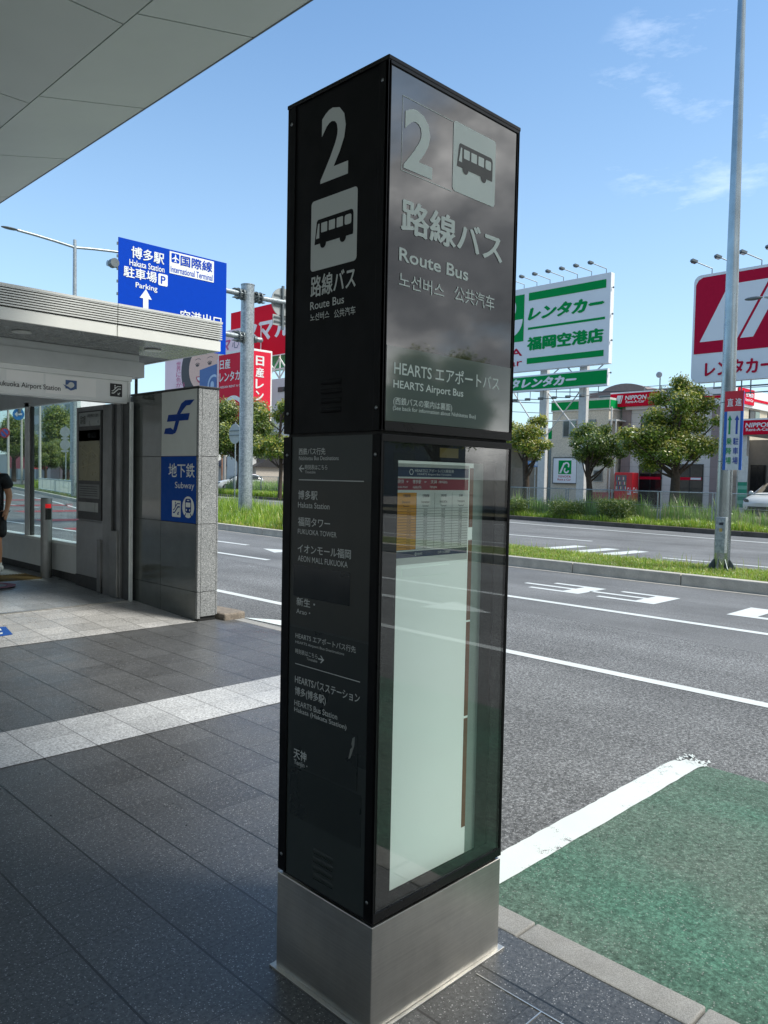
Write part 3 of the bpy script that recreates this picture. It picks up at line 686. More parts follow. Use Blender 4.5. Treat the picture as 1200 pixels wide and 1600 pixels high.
bk = MB(); bk.add([(-6.3, -30, IZ+.05), (IX, -30, IZ+.05), (EX-.01, -30, EZ+.045), (EX-.01, 10.05, EZ+.045), (IX, 10.05, IZ+.05), (-6.3, 10.05, IZ+.05)], [(0, 1, 4, 5), (1, 2, 3, 4)])
bk.build('backing_sheet', M_SOFG, ca)
ed = MB(); ed.prism([(EX, -30, EZ-.004), (EX+.012, -30, EZ-.002), (EX+.03, -30, EZ+.42), (EX-.02, -30, EZ+.42), (EX-.02, -30, EZ+.03)], (0, 40.06, 0)); ed.build('edge_trim', M_EDGE, ca)
rf = MB(); rf.box(-6.3, -30, EZ+.38, EX-.02, 10.05, EZ+.42); rf.build('roof', P('roof_membrane', '#8b8d8c', .8), ca)
ed = MB(); ed.box(-6.35, -30, IZ, -6.3, 10.05, EZ+.42); ed.box(-6.3, 10.05, IZ+.03, EX-.03, 10.09, EZ+.42); ed.build('rear_fascia', M_EDGE, ca)  # unseen rear and far ends, cut back to let sky light in
tb = thing('terminal_building', 'unseen airport terminal front with pale wall and dark glazing arranged for bounce light, set back behind the photographer', 'building', (-16.2, 0, 0))
w_ = MB(); w_.box(-16.6, -60, 0, -16.1, 6, 9); w_.box(-16.6, 6, 0, -16.1, 30, .5); w_.box(-16.6, 6, 6.4, -16.1, 30, 9); w_.box(-16.6, 30, 0, -16.1, 60, 9)
for k in range(3, 10): w_.box(-16.3, 3*k-.08, .5, -16.05, 3*k+.08, 6.4)
w_.build('wall', P('terminal_wall', '#b4b6b3', .6), tb)
MB().box(-16.35, 6, .5, -16.3, 30, 6.4).build('window', P('dark_glazing', '#15191b', .05), tb)  # unseen dark band, placed where the pylon's side face mirrors it
MB().box(-30, -60, 0, -16.62, 60, 9.0).build('hall', P('terminal_core', '#55595a', .7), tb)
co_ = None
for y in (-18, -6):
    m_ = MB(); m_.tube([(-4.6, y, 0), (-4.6, y, 4.6)], .3, 24); m_.build('column', P('column_white', '#c6c8c6', .4), ca, smooth=True)

# ================================================================ SUBWAY ENTRANCE
M_FASC = P('aluminium_fascia', '#dcded9', .35, metal=.35, var=.10, vscale=1.3)
M_FASCW = P('aluminium_band', '#e2e4de', .4, metal=.2, var=.10, vscale=1.1)
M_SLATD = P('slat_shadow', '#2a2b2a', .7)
M_CEIL = P('entrance_ceiling', '#777c7c', .22, spec=.6, var=.05)
M_BEAM = P('entrance_beam', '#d2d7d6', .4, var=.06)
M_JAMB = brushed('jamb_steel', '#8b8d8d', .45, 'z')
M_DARKM = P('dark_metal', '#2b2d2e', .45)
M_SPAN = P('panel_grey', '#8e9193', .4, var=.08)
M_SILL = P('sill_white', '#dfe5e2', .35)
M_MULL = P('mullion_white', '#eef2f0', .35)
M_WIN = glassmat('window_glass', (.86, .93, .92), 1.5, .9, 0, .015)
M_HDR = P('header_face', '#eef2ef', .22, var=.06, vscale=2)
M_HDRP = P('header_patch', '#fafcf8', .2, var=.05, vscale=2)
se = thing('subway_entrance', 'subway station entrance with louvred roof edge, glass side and Fukuoka Airport Station header', 'building', (1.0, 10, 0))
RY, RX, RBZ, RTZ = 6.0, 3.4, 2.91, 3.235
rf = MB(); rf.box(-2.4, RY+.03, RBZ+.012, RX-.03, 17, RTZ-.02); rf.build('roof', P('roof_core', '#74787a', .6), se)
ba = MB(); ba.box(-2.4, RY, RBZ, 2.186, RY+.03, RBZ+.115); ba.box(2.194, RY, RBZ, RX, RY+.03, RBZ+.115); ba.box(RX-.03, RY+.03, RBZ, RX, 17, RBZ+.115)
ba.build('edge_band', M_FASCW, se, bevel=.003)
lv = MB()
for k in range(8):
    z = RBZ+.128+k*.0235
    for x0, x1 in ((-2.4, 2.186), (2.194, RX+.012)): lv.box(x0, RY-.012, z, x1, RY+.028, z+.013)
    lv.box(RX-.03, RY+.028, z, RX+.012, 17, z+.013)
lv.box(-2.4, RY-.016, RTZ-.022, 2.186, RY+.03, RTZ); lv.box(2.194, RY-.016, RTZ-.022, RX+.016, RY+.03, RTZ); lv.box(RX-.03, RY+.03, RTZ-.022, RX+.016, 17, RTZ)
lv.build('louvre', M_FASC, se)
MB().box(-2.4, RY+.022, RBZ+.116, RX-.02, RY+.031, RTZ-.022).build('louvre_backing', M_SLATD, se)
so_ = MB()
for x0, x1 in ((-2.4, .58), (.588, 2.186), (2.194, RX-.03)):
    for y0, y1 in ((RY+.03, 7.0), ): so_.box(x0, y0, RBZ+.002, x1, y1, RBZ+.012)
so_.box(-2.4, 7.01, RBZ-.12, 2.9, 17, RBZ-.10); so_.build('soffit', M_CEIL, se)
for x_ in (1.45, 2.85):
    dl = MB(); dl.disc(FZ(RBZ-.002), x_, 6.5, .09, thick=.01); dl.build('downlight', P('lamp_glass', '#c9cdc8', .2), se)
bm = MB(); bm.box(-2.4, 6.985, 2.655, 3.01, 7.25, 2.83); bm.box(-2.4, 7.0, 2.83, 2.95, 7.2, RBZ); bm.build('beam', M_BEAM, se, bevel=.004)
hd = MB(); hd.box(-1.3, 7.06, 2.36, 2.84, 7.22, 2.60); hd.box(2.843, 7.05, 2.36, 2.873, 7.22, 2.62); hd.box(-1.3, 7.055, 2.345, 2.873, 7.22, 2.36)
hd.box(-1.3, 7.02, 2.60, 2.873, 7.22, 2.655)
hs = hd.build('header_sign', M_HDR, se, bevel=.002)
h = MB(); Y7 = FY(7.06)
h.rect(Y7, 1.90, 2.385, 2.46, 2.585, .002, 2); h.rect(Y7, 1.50, 2.48, 1.88, 2.592, .002, 2)
h.text('福岡空港駅', Y7, .62, 2.405, 1.32, 2.52, .005, 0, .01); h.text('Fukuoka Airport Station', Y7, 1.405, 2.405, 2.06, 2.475, .005, 0, .012)
h.rect(Y7, 2.115, 2.455, 2.24, 2.548, .004, 1)
h.disc(Y7, 2.178, 2.498, .034, .030, .006, 3, 16); h.disc(Y7, 2.150, 2.478, .04, .022, .0064, 3, 16); h.poly(Y7, [(2.085, 2.498), (2.12, 2.462), (2.17, 2.436), (2.222, 2.452), (2.165, 2.462), (2.13, 2.482)], .008, 1)
h.rrect(Y7, 2.625, 2.415, 2.77, 2.562, .006, .004, 4)
def esc_pict(mb, fr, u0, v0, s, off, mi):
    q = lambda a, b: (u0+a*s, v0+b*s)
    mb.poly(fr, [q(.12, .22), q(.30, .22), q(.70, .58), q(.90, .58), q(.90, .66), q(.66, .66), q(.27, .30), q(.12, .30)], off, mi)
    mb.poly(fr, [q(.12, .40), q(.24, .40), q(.62, .78), q(.90, .78), q(.90, .84), q(.59, .84), q(.21, .46), q(.12, .46)], off, mi)
    mb.disc(fr, u0+.40*s, v0+.86*s, .06*s, None, off, mi, 12); mb.poly(fr, [q(.36, .52), q(.44, .60), q(.45, .78), q(.35, .78)], off+.0004, mi)
    mb.poly(fr, [q(.62, .14), q(.80, .14), q(.74, .20), q(.84, .30), q(.79, .35), q(.69, .25), q(.62, .32)], off, mi)
esc_pict(h, Y7, 2.625, 2.415, .145, .006, 3)
h.build('lettering', [P('header_ink', '#26292c', .5), P('header_blue', '#3c5f96', .4), M_HDRP, P('pict_white', '#d9dedb', .4), P('pict_black', '#151719', .4)], hs)
# jambs at the open end (right-hand side of the doorway)
for ya, yb_ in ((7.385, 7.61), (7.16, 7.25)): MB().box(2.80, ya, .055, 2.86, yb_, 2.36).build('jamb', M_JAMB, se, bevel=.004)
for ya, yb_ in ((7.25, 7.385), (6.99, 7.16)): MB().box(2.83, ya, .05, 2.87, yb_, 2.36).build('jamb_recess', P('recess_grey', '#3c3f40', .5), se)
MB().box(2.825, 6.955, .02, 2.86, 6.985, 2.36).build('edge_strip', M_SILL, se)
MB().box(2.775, 7.19, .065, 2.855, 7.375, .86).build('shutter_guard', M_STEELV, se, bevel=.006)
MB().box(2.775, 7.62, .08, 2.81, 7.71, .72).build('shutter_guide', M_JAMB, se, bevel=.004)
sw = MB(); sw.box(2.81, 7.61, .06, 2.87, 8.37, .93); sw.box(2.81, 7.61, .945, 2.87, 8.37, 2.36); sw.box(2.835, 7.62, .92, 2.865, 8.36, .955); sw.build('side_panel', M_SPAN, se)
MB().box(2.795, 7.62, .06, 2.815, 8.36, .24).build('skirting', M_DARKM, se)
lw = MB(); lw.box(2.83, 8.37, .22, 2.90, 15.9, .585); lw.build('low_wall', P('low_wall_grey', '#cdd1cf', .35, var=.05), se)
MB().box(2.845, 8.37, .10, 2.90, 15.9, .22).build('skirting', M_DARKM, se)
MB().box(2.795, 8.37, .585, 2.93, 15.9, .625).build('sill', M_SILL, se, bevel=.004)
for y0, y1 in ((8.385, 9.955), (10.165, 12.6), (12.8, 15.5)):
    MB().box(2.862, y0, .625, 2.870, y1, 2.50).build('window_pane', M_WIN, se)
for y0, y1 in ((9.955, 10.165), (12.6, 12.8)):
    ml = MB(); ml.box(2.83, y0+.05, .625, 2.90, y1, 2.52); ml.box(2.845, y0, .625, 2.89, y0+.046, 2.52, 1); ml.build('mullion', [M_MULL, M_DARKM], se, bevel=.003)
tr = MB(); tr.box(2.83, 8.37, 2.46, 2.90, 15.9, 2.80); tr.build('transom', M_BEAM, se)
iw = MB(); iw.box(-1.15, 15.9, 0, 2.9, 16.0, 2.9); iw.build('inner_wall', P('inner_wall', '#8d8f8f', .5), se)
dp = MB(); dp.tube([(3.07, 7.3, .1), (3.07, 7.3, 2.9)], .018, 10); dp.build('downpipe', M_DARKM, se)
# station map board on the side panel
mbd = thing('station_map_board', 'dark framed notice board with station map sheets beside the entrance glass', 'notice board', (2.8, 7.95, .93))
MB().box(2.788, 7.625, .955, 2.809, 8.275, 2.30).build('frame', P('board_frame', '#2b2e2e', .4), mbd, bevel=.003)
b_ = MB(); X28 = FX(2.788)
def sh(y0, y1, z0, z1, mi): b_.rect(X28, -y1, z0, -y0, z1, .002, mi, .0015)
sh(7.655, 8.245, 2.115, 2.285, 0); sh(7.665, 8.245, 1.44, 2.065, 1); sh(7.665, 8.245, 1.93, 2.065, 0); sh(7.665, 8.245, 1.22, 1.395, 2); sh(7.79, 8.255, 1.055, 1.17, 3); sh(7.70, 7.78, 1.055, 1.17, 3)
b_.text('案内図', X28, -8.20, 2.14, -8.06, 2.25, .004, 4); b_.text('福岡空港駅のりば案内', X28, -8.0, 2.22, -7.70, 2.26, .004, 4); b_.text('出入口', X28, -7.98, 1.965, -7.76, 2.035, .004, 4, .02)
for k in range(5): b_.rect(X28, -8.22+.02*(k % 2), 1.25+k*.028, -7.72, 1.257+k*.028, .004, 4)
b_.poly(X28, [(-8.2, 1.86), (-8.0, 1.78), (-7.86, 1.82), (-7.7, 1.74), (-7.7, 1.73), (-7.86, 1.805), (-8.0, 1.765), (-8.2, 1.845)], .004, 5); b_.poly(X28, [(-8.05, 1.5), (-8.03, 1.5), (-7.9, 1.85), (-7.92, 1.85)], .005, 5); b_.poly(X28, [(-8.2, 1.6), (-7.75, 1.66), (-7.75, 1.67), (-8.2, 1.61)], .0045, 5)
b_.build('map_sheet', [P('sheet_white', '#8f9693', .3), P('map_paper', '#7f7c5c', .3, var=.15), P('sheet_grey', '#6f7472', .4), P('sheet_pale', '#a0a6a3', .35), M_INK, P('map_line', '#9c9674', .4)], mbd)

# ================================================================ GRANITE SIGN WALL
M_GR = granite('granite_flamed', (.27, .285, .285), (.07, .075, .08), (.55, .56, .55), 210, .6)
M_GRP = P('granite_polished', '#565c59', .07, spec=.5, var=.15, vscale=5, fine=180)
M_JNT = P('stone_joint', '#1b1d1d', .8)
gw = thing('granite_sign_wall', 'free-standing granite slab wall carrying the white and blue subway sign panels', 'sign wall', (3.02, 6.36, 0))
MB().box(2.915, 5.635, .0, 3.125, 7.105, 2.44).build('core', M_JNT, gw)
f1 = MB(); zs = (.03, .310, 1.025, 1.735, 2.44)
for k in range(4):
    for y0, y1 in ((5.66, 6.385), (6.39, 7.115)): f1.box(2.90, y0, zs[k]+(.003 if k else -.04), 2.915, y1, zs[k+1]-.003)
f1.build('polished_face', M_GRP, gw)
f2 = MB()
for k in range(4):
    f2.box(2.90, 5.62, zs[k]+(.003 if k else 0), 2.936, 5.657, zs[k+1]-.003)
    f2.box(2.940, 5.62, zs[k]+(.003 if k else .02), 3.122, 5.635, zs[k+1]-.003); f2.box(3.126, 5.62, zs[k]+(.003 if k else .03), 3.142, 7.11, zs[k+1]-.003)
f2.build('flamed_face', M_GR, gw, bevel=.0015)
MB().box(2.893, 5.612, 2.442, 3.148, 7.12, 2.462).build('capstone', M_DARKM, gw, bevel=.003)
X29 = FX(2.8995)
up = MB(); up.rect(X29, -6.384, 1.738, -5.662, 2.437, 0, 0, .003); up = up.build('upper_panel', P('sign_white', '#c6ccc7', .5, spec=.15, var=.04), gw)
em = MB(); E_ = lambda L, o=0: em.poly(X29, [(-y, z) for y, z in L], .002+o, 0)
# the slanted ribbon-like letter of the subway emblem
E_([(5.705, 2.325), (5.79, 2.272), (5.865, 2.270), (5.935, 2.225), (6.02, 2.235), (5.97, 2.295), (5.89, 2.327)])
E_([(6.02, 2.235), (5.935, 2.225), (5.985, 2.185), (6.06, 2.188)], .0003)
E_([(5.795, 2.188), (5.825, 2.116), (6.265, 2.112), (6.235, 2.185)], .0006)
E_([(6.005, 2.114), (6.085, 2.113), (6.13, 2.02), (6.055, 2.02)], .0003)
E_([(6.055, 2.02), (6.13, 2.02), (6.185, 2.045), (6.30, 2.04), (6.33, 1.982), (6.15, 1.972), (6.085, 1.985)])
em.build('emblem', P('emblem_blue', '#0a3a8c', .5, spec=.12), up)
lo = MB(); lo.rect(X29, -6.384, 1.028, -5.662, 1.732, 0, 0, .003); lo = lo.build('lower_panel', P('sign_blue', '#06459a', .5, spec=.12, var=.04), gw)
t = MB(); t.text('地下鉄', X29, -6.222, 1.508, -5.69, 1.660, .002, 0, .01); t.text('Subway', X29, -6.085, 1.372, -5.695, 1.460, .002, 0, .004)
t.rrect(X29, -6.142, 1.080, -5.962, 1.258, .012, .002, 0); esc_pict(t, X29, -6.142, 1.080, .18, .0026, 1)
t.disc(X29, -5.812, 1.195, .118, .115, .002, 0, 32)
t.rrect(X29, -5.872, 1.135, -5.752, 1.285, .03, .0026, 1); t.rrect(X29, -5.858, 1.195, -5.766, 1.245, .01, .0032, 0); t.rect(X29, -5.835, 1.262, -5.789, 1.272, .0032, 0)
t.disc(X29, -5.845, 1.165, .012, None, .0032, 0, 12); t.disc(X29, -5.779, 1.165, .012, None, .0032, 0, 12)
t.poly(X29, [(-5.850, 1.130), (-5.866, 1.130), (-5.895, 1.092), (-5.872, 1.092)], .0026, 1); t.poly(X29, [(-5.774, 1.130), (-5.758, 1.130), (-5.729, 1.092), (-5.752, 1.092)], .0028, 1)
t.build('lettering', [P('sign_letter', '#dde4e0', .5, spec=.15), P('sign_navy', '#0a3a86', .5, spec=.12)], lo)
kc = MB(); rnd = random.Random(3)
kc.prism([(3.16, 5.50, -.08), (3.44, 5.52, -.08), (3.45, 5.70, -.08), (3.40, 6.1, -.08), (3.16, 6.1, -.08)], (0, 0, .15))
tag(kc.build('concrete_block', P('broken_concrete', '#8d8376', .9, var=.35, vscale=14, fine=60, bump=.8, bscale=40), bevel=.02, seg=3), 'weathered broken concrete kerb block at the foot of the granite wall', 'kerb block')

# ================================================================ BOLLARD, FLOOR SIGNS
bo = thing('display_bollard', 'round stainless bollard with a small red display window by the entrance glass', 'bollard', (2.72, 9.10, .12))
m_ = MB(); m_.tube([(2.72, 9.10, .12), (2.72, 9.10, 1.175), (2.72, 9.10, 1.19)], [.072, .072, .066], 28); m_.build('post', M_STEELV, bo, smooth=True)
m_ = MB()
for k in range(8):
    a0, a1 = (math.radians(-122+j*8) for j in (k, k+1))
    for z0, z1, mi in ((.90, 1.05, 0), (1.055, 1.11, 1)):
        m_.add([(2.72+.0735*math.cos(a0), 9.10+.0735*math.sin(a0), z0), (2.72+.0735*math.cos(a1), 9.10+.0735*math.sin(a1), z0), (2.72+.0735*math.cos(a1), 9.10+.0735*math.sin(a1), z1), (2.72+.0735*math.cos(a0), 9.10+.0735*math.sin(a0), z1)], [(0, 1, 2, 3)], mi)
m_.build('display', [P('display_black', '#0a0a0b', .1), emis('display_red', '#b00d14', .35)], bo)
m_ = MB(); M_TACT = P('tactile_ochre', '#75623a', .7, var=.15)
m_.box(1.2, 9.0, .12, 2.62, 9.6, .126)
for i in range(36):
    for j in range(15):
        x = 1.22+i*.04; yy = 9.02+j*.04; m_.box(x-.009, yy-.009, .126, x+.009, yy+.009, .131)
tag(m_.build('tactile_paving', M_TACT), 'ochre tactile dot paving strip inside the entrance', 'tactile paving')
m_ = MB(); m_.ring(FZ(.1235), 1.86, 8.68, .20, .30, 0, 0, 40); m_.disc(FZ(.1232), 1.86, 8.68, .19, None, 0, 1, 32)
tag(m_.build('floor_sticker', [P('sticker_red', '#8e2630', .5), P('sticker_grey', '#8a8d8c', .5)]), 'round red ringed sticker on the floor inside the entrance', 'floor sticker')
m_ = MB()
zf = lambda y: .004+(y-5.62)/1.4*.051+.003
m_.add([(.70, 5.97, zf(5.97)), (1.20, 6.04, zf(6.04)), (1.26, 6.40, zf(6.40)), (.76, 6.44, zf(6.44))], [(0, 1, 2, 3)], 0)
m_.add([(.80, 6.06, zf(6.06)+.003), (1.13, 6.10, zf(6.10)+.003), (1.15, 6.16, zf(6.16)+.003), (.82, 6.13, zf(6.13)+.003)], [(0, 1, 2, 3)], 1); m_.add([(.85, 6.22, zf(6.22)+.003), (1.17, 6.24, zf(6.24)+.003), (1.19, 6.33, zf(6.33)+.003), (.87, 6.33, zf(6.33)+.003)], [(0, 1, 2, 3)], 1)
tag(m_.build('floor_sticker', [P('sticker_blue', '#1f4c94', .5), P('sticker_white', '#c5cccb', .5)]), 'blue and white sticker on the beige entrance tiles', 'floor sticker')

# ================================================================ PERSON by the entrance glass
M_SKIN = P('skin', '#b98868', .55, var=.06); M_TEE = P('black_tshirt', '#15181b', .8, var=.2, vscale=14, bump=.4, bscale=60); M_SHORT = P('black_shorts', '#101214', .75, var=.2, vscale=12, bump=.4, bscale=50); M_SHOE = P('white_shoe', '#e2e3e0', .5); M_HAIR = P('black_cap', '#0b0b0c', .7)
pe_ = thing('person', 'person in a black printed T-shirt, shorts, cap and white sneakers inside the entrance', 'person', (2.29, 9.92, .12))
def skin_mesh(name, verts, edges, radii, mat, parent, sub=2):
    me = bpy.data.meshes.new(name); me.from_pydata(verts, edges, []); me.materials.append(mat)
    o = bpy.data.objects.new(name, me); COL.objects.link(o); o.parent = parent; o['world_loc'] = tuple(parent['world_loc'])
    o.modifiers.new('skin', 'SKIN'); lay = me.skin_vertices[0] if me.skin_vertices else None
    if lay is None:
        bm = bmesh.new(); bm.from_mesh(me); bm.verts.layers.skin.verify(); bm.to_mesh(me); bm.free(); lay = me.skin_vertices[0]
    for i, r in enumerate(radii):
        lay.data[i].radius = (r, r) if isinstance(r, float) else r; lay.data[i].use_root = (i == 0)
    sb = o.modifiers.new('sub', 'SUBSURF'); sb.levels = sub; sb.render_levels = sub
    for p in me.polygons: p.use_smooth = True
    return o
# local frame: facing (-.75, -.66) towards the camera; s = the person's left (screen right), f = forward
fv = Vector((-.62, -.78, 0)).normalized(); sv = Vector((-fv.y, fv.x, 0)); sv = sv if sv.x > 0 else -sv
L_ = lambda s, f, z: tuple(sv*s+fv*f+Vector((0, 0, z)))
B_V = []; B_E = []; B_R = []
def bv(p, r, par=None):
    B_V.append(L_(*p)); B_R.append(r); i = len(B_V)-1
    if par is not None: B_E.append((par, i))
    return i
pel = bv((0, 0, .86), (.15, .11)); wa = bv((0, .01, 1.0), (.145, .105), pel); ch = bv((0, .01, 1.20), (.155, .11), wa); nk0 = bv((0, 0, 1.36), (.085, .075), ch); nk = bv((0, .01, 1.43), .052, nk0)
jaw = bv((0, .035, 1.49), (.060, .066), nk); hd_ = bv((0, .02, 1.56), (.072, .088), jaw); tp_ = bv((0, .01, 1.615), (.062, .075), hd_)
for s in (1, -1):
    sh_ = bv((s*.165, 0, 1.325), .062, nk0); el = bv((s*.235, -.03, 1.08), .045, sh_); wr = bv((s*.232, .06, .885), .030, el); pm = bv((s*.228, .085, .835), .032, wr)
    for k, (ln, a) in enumerate(((.052, -.03), (.062, -.008), (.058, .014), (.046, .034))):
        b1 = bv((s*.226, .085+a, .835-ln), .0095, pm); bv((s*.216, .082+a, .835-ln-.032), .008, b1)
    th = bv((s*.205, .118, .825), .011, pm); bv((s*.198, .13, .79), .009, th)
    hp = bv((s*.095, 0, .80), .092, pel); kn = bv((s*.105, .03+(.03 if s > 0 else -.02), .46), .060, hp); cf_ = bv((s*.108, .0+(.03 if s > 0 else -.02), .30), .056, kn); an = bv((s*.11, -.01+(.04 if s > 0 else -.03), .09), .036, cf_); bv((s*.12, .10+(.04 if s > 0 else -.03), .035), .034, an)
skin_mesh('body', B_V, B_E, B_R, M_SKIN, pe_)
tv = [L_(0, .0, .72), L_(0, .01, 1.02), L_(0, .015, 1.20), L_(0, 0, 1.355), L_(.17, 0, 1.325), L_(.245, -.01, 1.17), L_(-.17, 0, 1.325), L_(-.245, -.01, 1.17)]
skin_mesh('t_shirt', tv, [(0, 1), (1, 2), (2, 3), (3, 4), (4, 5), (3, 6), (6, 7)], [(.19, .15), (.18, .14), (.185, .14), (.10, .09), .085, .078, .085, .078], M_TEE, pe_)
sv_ = [L_(0, 0, .93), L_(.10, .01, .76), L_(.125, .04, .48), L_(-.10, .01, .76), L_(-.125, .0, .48)]
skin_mesh('shorts', sv_, [(0, 1), (1, 2), (0, 3), (3, 4)], [(.175, .135), .115, .105, .115, .105], M_SHORT, pe_)
wl = Vector(pe_['world_loc'])
for s in (1, -1):
    fo = .04 if s > 0 else -.03
    m_ = MB(); c = lambda ss, f, z: tuple(wl+Vector(L_(ss, f, z)))
    m_.tube([c(s*.112, fo-.075, .055), c(s*.112, fo-.04, .075), c(s*.115, fo+.03, .07), c(s*.12, fo+.11, .05), c(s*.125, fo+.18, .042), c(s*.126, fo+.215, .036)], [.030, .055, .054, .046, .044, .022], 14)
    m_.tube([c(s*.11, fo-.02, .07), c(s*.109, fo-.015, .155)], [.043, .044], 14); m_.build('shoe', M_SHOE, pe_, smooth=True)
m_ = MB(); hc = wl+Vector(L_(0, .0, 1.60)); m_.ell(hc, .096, .096, .075, 16, 10)
bc = [tuple(wl+Vector(L_(a, b, 1.585))) for a, b in ((-.08, .05), (.08, .05), (.07, .15), (.0, .175), (-.07, .15))]; m_.prism(bc, (0, 0, .012)); m_.build('cap', M_HAIR, pe_, smooth=True)
m_ = MB()
for s in (1, -1): m_.ell(wl+Vector(L_(s*.03, .106, 1.535)), .011, .011, .008, 8, 6, 0)
m_.ell(wl+Vector(L_(0, .118, 1.505)), .013, .013, .018, 8, 6, 1); m_.ell(wl+Vector(L_(0, .100, 1.468)), .026, .012, .007, 8, 6, 2)
for s in (1, -1): m_.ell(wl+Vector(L_(s*.084, .0, 1.515)), .014, .022, .032, 8, 6, 1)
m_.build('face', [P('eye_dark', '#1a1513', .3), M_SKIN, P('lip', '#9c5c50', .5)], pe_, smooth=True)
fr_c = (wl+Vector(L_(0, .155, 0)), sv, Vector((0, 0, 1)))
m_ = MB(); m_.disc(fr_c, .085, 1.25, .022, .03, .004, 0, 14); m_.rect(fr_c, .05, 1.185, .12, 1.20, .004, 1); m_.rect(fr_c, .04, 1.15, .125, 1.165, .004, 1); m_.rect(fr_c, -.12, 1.185, -.04, 1.20, .004, 1); m_.rect(fr_c, -.12, 1.24, -.05, 1.262, .004, 1)
m_.build('shirt_print', [P('print_teal', '#7fb5ae', .6), P('print_white', '#c9cfce', .6)], pe_)
# ================================================================ STREET FURNITURE
M_GALV = galv('galvanised'); M_GALVD = P('galvanised_dark', '#6d7679', .45, metal=.5)
M_GALVP = brushed('galvanised_pole', '#a3aeb1', .24, 'z', .35)
lp = thing('lamp_post', 'tall galvanised lamp post on the grass median carrying the red and white direction board', 'lamp post', (12.41, 3.97, .045))
m_ = MB(); m_.tube([(12.41, 3.97, .06), (12.41, 3.97, .5), (12.41, 3.97, 3.3), (12.41, 4.0, 9.8), (12.41, 4.0, 11.5)], [.135, .133, .117, .066, .06], 28); m_.build('pole', M_GALVP, lp, smooth=True)
m_ = MB(); m_.box(12.41-.2, 3.77, .045, 12.61, 4.17, .065)
for k in range(8):
    a = k*PI/4; d = Vector((math.cos(a), math.sin(a), 0)); n = Vector((-d.y, d.x, 0))*.006; b = Vector((12.41, 3.97, 0))
    pts = [b+d*.12+Vector((0, 0, .065)), b+d*.25+Vector((0, 0, .065)), b+d*.25+Vector((0, 0, .085)), b+d*.125+Vector((0, 0, .26))]
    m_.prism([p-n for p in pts], n*2)
m_.build('base_plate', M_GALVD, lp)
m_ = MB(); m_.box(12.195, 3.845, .36, 12.30, 4.01, .98); m_.box(12.19, 3.855, .40, 12.20, 4.0, .95); bx = m_.build('control_box', M_GALV, lp, bevel=.006)
m_ = MB(); m_.rect(FX(12.19), -3.95, .845, -3.88, .89, .004, 0); m_.rect(FX(12.19), -3.945, .73, -3.895, .79, .004, 1); m_.build('plate', [P('plate_dark', '#26303c', .4), P('plate_yellow', '#b59a52', .5)], bx)
m_ = MB(); XL = FX(12.19); m_.rect(XL, -3.935, 1.80, -3.62, 3.14, 0, 0, .02); m_.rect(XL, -3.935, 2.80, -3.62, 3.145, .003, 1); m_.rect(XL, -3.885, 1.80, -3.665, 2.80, .003, 2); m_ = m_.build('direction_board', [P('board_blue', '#2b62b4', .4), P('board_red', '#c32a36', .4), P('board_white', '#c9d1d0', .4)], lp)
t = MB(); t.text('直', XL, -3.892, 2.885, -3.79, 3.02, .006, 0, .018); t.text('進', XL, -3.757, 2.885, -3.65, 3.02, .006, 0, .018)
for u, mi in ((-3.838, 1), (-3.718, 2)):
    t.poly(XL, [(u-.017, 2.41), (u+.017, 2.41), (u+.017, 2.65), (u+.038, 2.65), (u, 2.735), (u-.038, 2.65), (u-.017, 2.65)], .006, mi)
for w, u, mi in (('乗降場', -3.838, 1), ('駐車場', -3.724, 2)):
    for k, c_ in enumerate(w): t.text(c_, XL, u-.045, 2.23-k*.165, u+.045, 2.35-k*.165, .006, mi, .018)
t.build('lettering', [P('bl_white', '#dfe4e2', .4), P('bl_green', '#1f8f4c', .4), P('bl_blue', '#23489c', .4)], m_)
m_ = MB()
for z in (1.95, 2.97): m_.tube([(12.41+.125*math.cos(a*PI/8), 3.97+.125*math.sin(a*PI/8), z) for a in range(17)], .006, 6)
m_.box(12.20, 3.88, 1.94, 12.32, 3.92, 1.96); m_.box(12.20, 3.88, 2.96, 12.32, 3.92, 2.98); m_.build('clamp_band', M_GALVD, lp)
m_ = MB(); m_.tube([(12.41, 4.0, 11.4), (12.0, 4.0, 11.9), (11.0, 4.0, 12.2)], .05, 10); m_.ell((10.7, 4.0, 12.22), .4, .14, .07); m_.build('lamp_arm', M_GALVP, lp, smooth=True)

ga = thing('gantry_pole', 'thick galvanised pole on the median holding the overhead signs on two arms', 'sign gantry', (13.88, 20.5, .045))
m_ = MB(); m_.tube([(13.88, 20.5, 0), (13.88, 20.5, 7.9)], [.232, .222], 28); m_.disc(FZ(7.9), 13.88, 20.5, .235, thick=.03); m_.build('pole', M_GALV, ga, smooth=True)
for z, x1 in ((7.52, 17.6), (6.12, 14.35)):
    m_ = MB(); zr = z+(.10 if x1 > 15 else 0)
    m_.tube([(8.9, 20.33, z+.04), (13.66, 20.4, z)], .085, 14); m_.tube([(14.1, 20.45, z), (x1, 20.4, zr)], .085, 14); m_.ell((x1, 20.4, zr), .09, .09, .09); m_.build('arm', M_GALV, ga, smooth=True)
    m_ = MB()
    for s in (-1, 1):
        if s == 1 and x1 < 15: m_.tube([(14.08, 20.45, z), (14.2, 20.45, z)], .12, 14); continue
        for d in (.26, .42): m_.tube([(13.88+s*d, 20.43, z), (13.88+s*(d+.035), 20.43, z)], .19, 18)
        for k in range(8):
            a = k*PI/4; m_.tube([(13.88+s*.20, 20.43+.15*math.cos(a), z+.15*math.sin(a)), (13.88+s*.50, 20.43+.15*math.cos(a), z+.15*math.sin(a))], .018, 6)
        for dz in (-.14, .14): m_.box(13.88+s*.1, 20.35, z+dz-.012, 13.88+s*.62, 20.5, z+dz+.012)
    m_.build('flange', M_GALVD, ga)
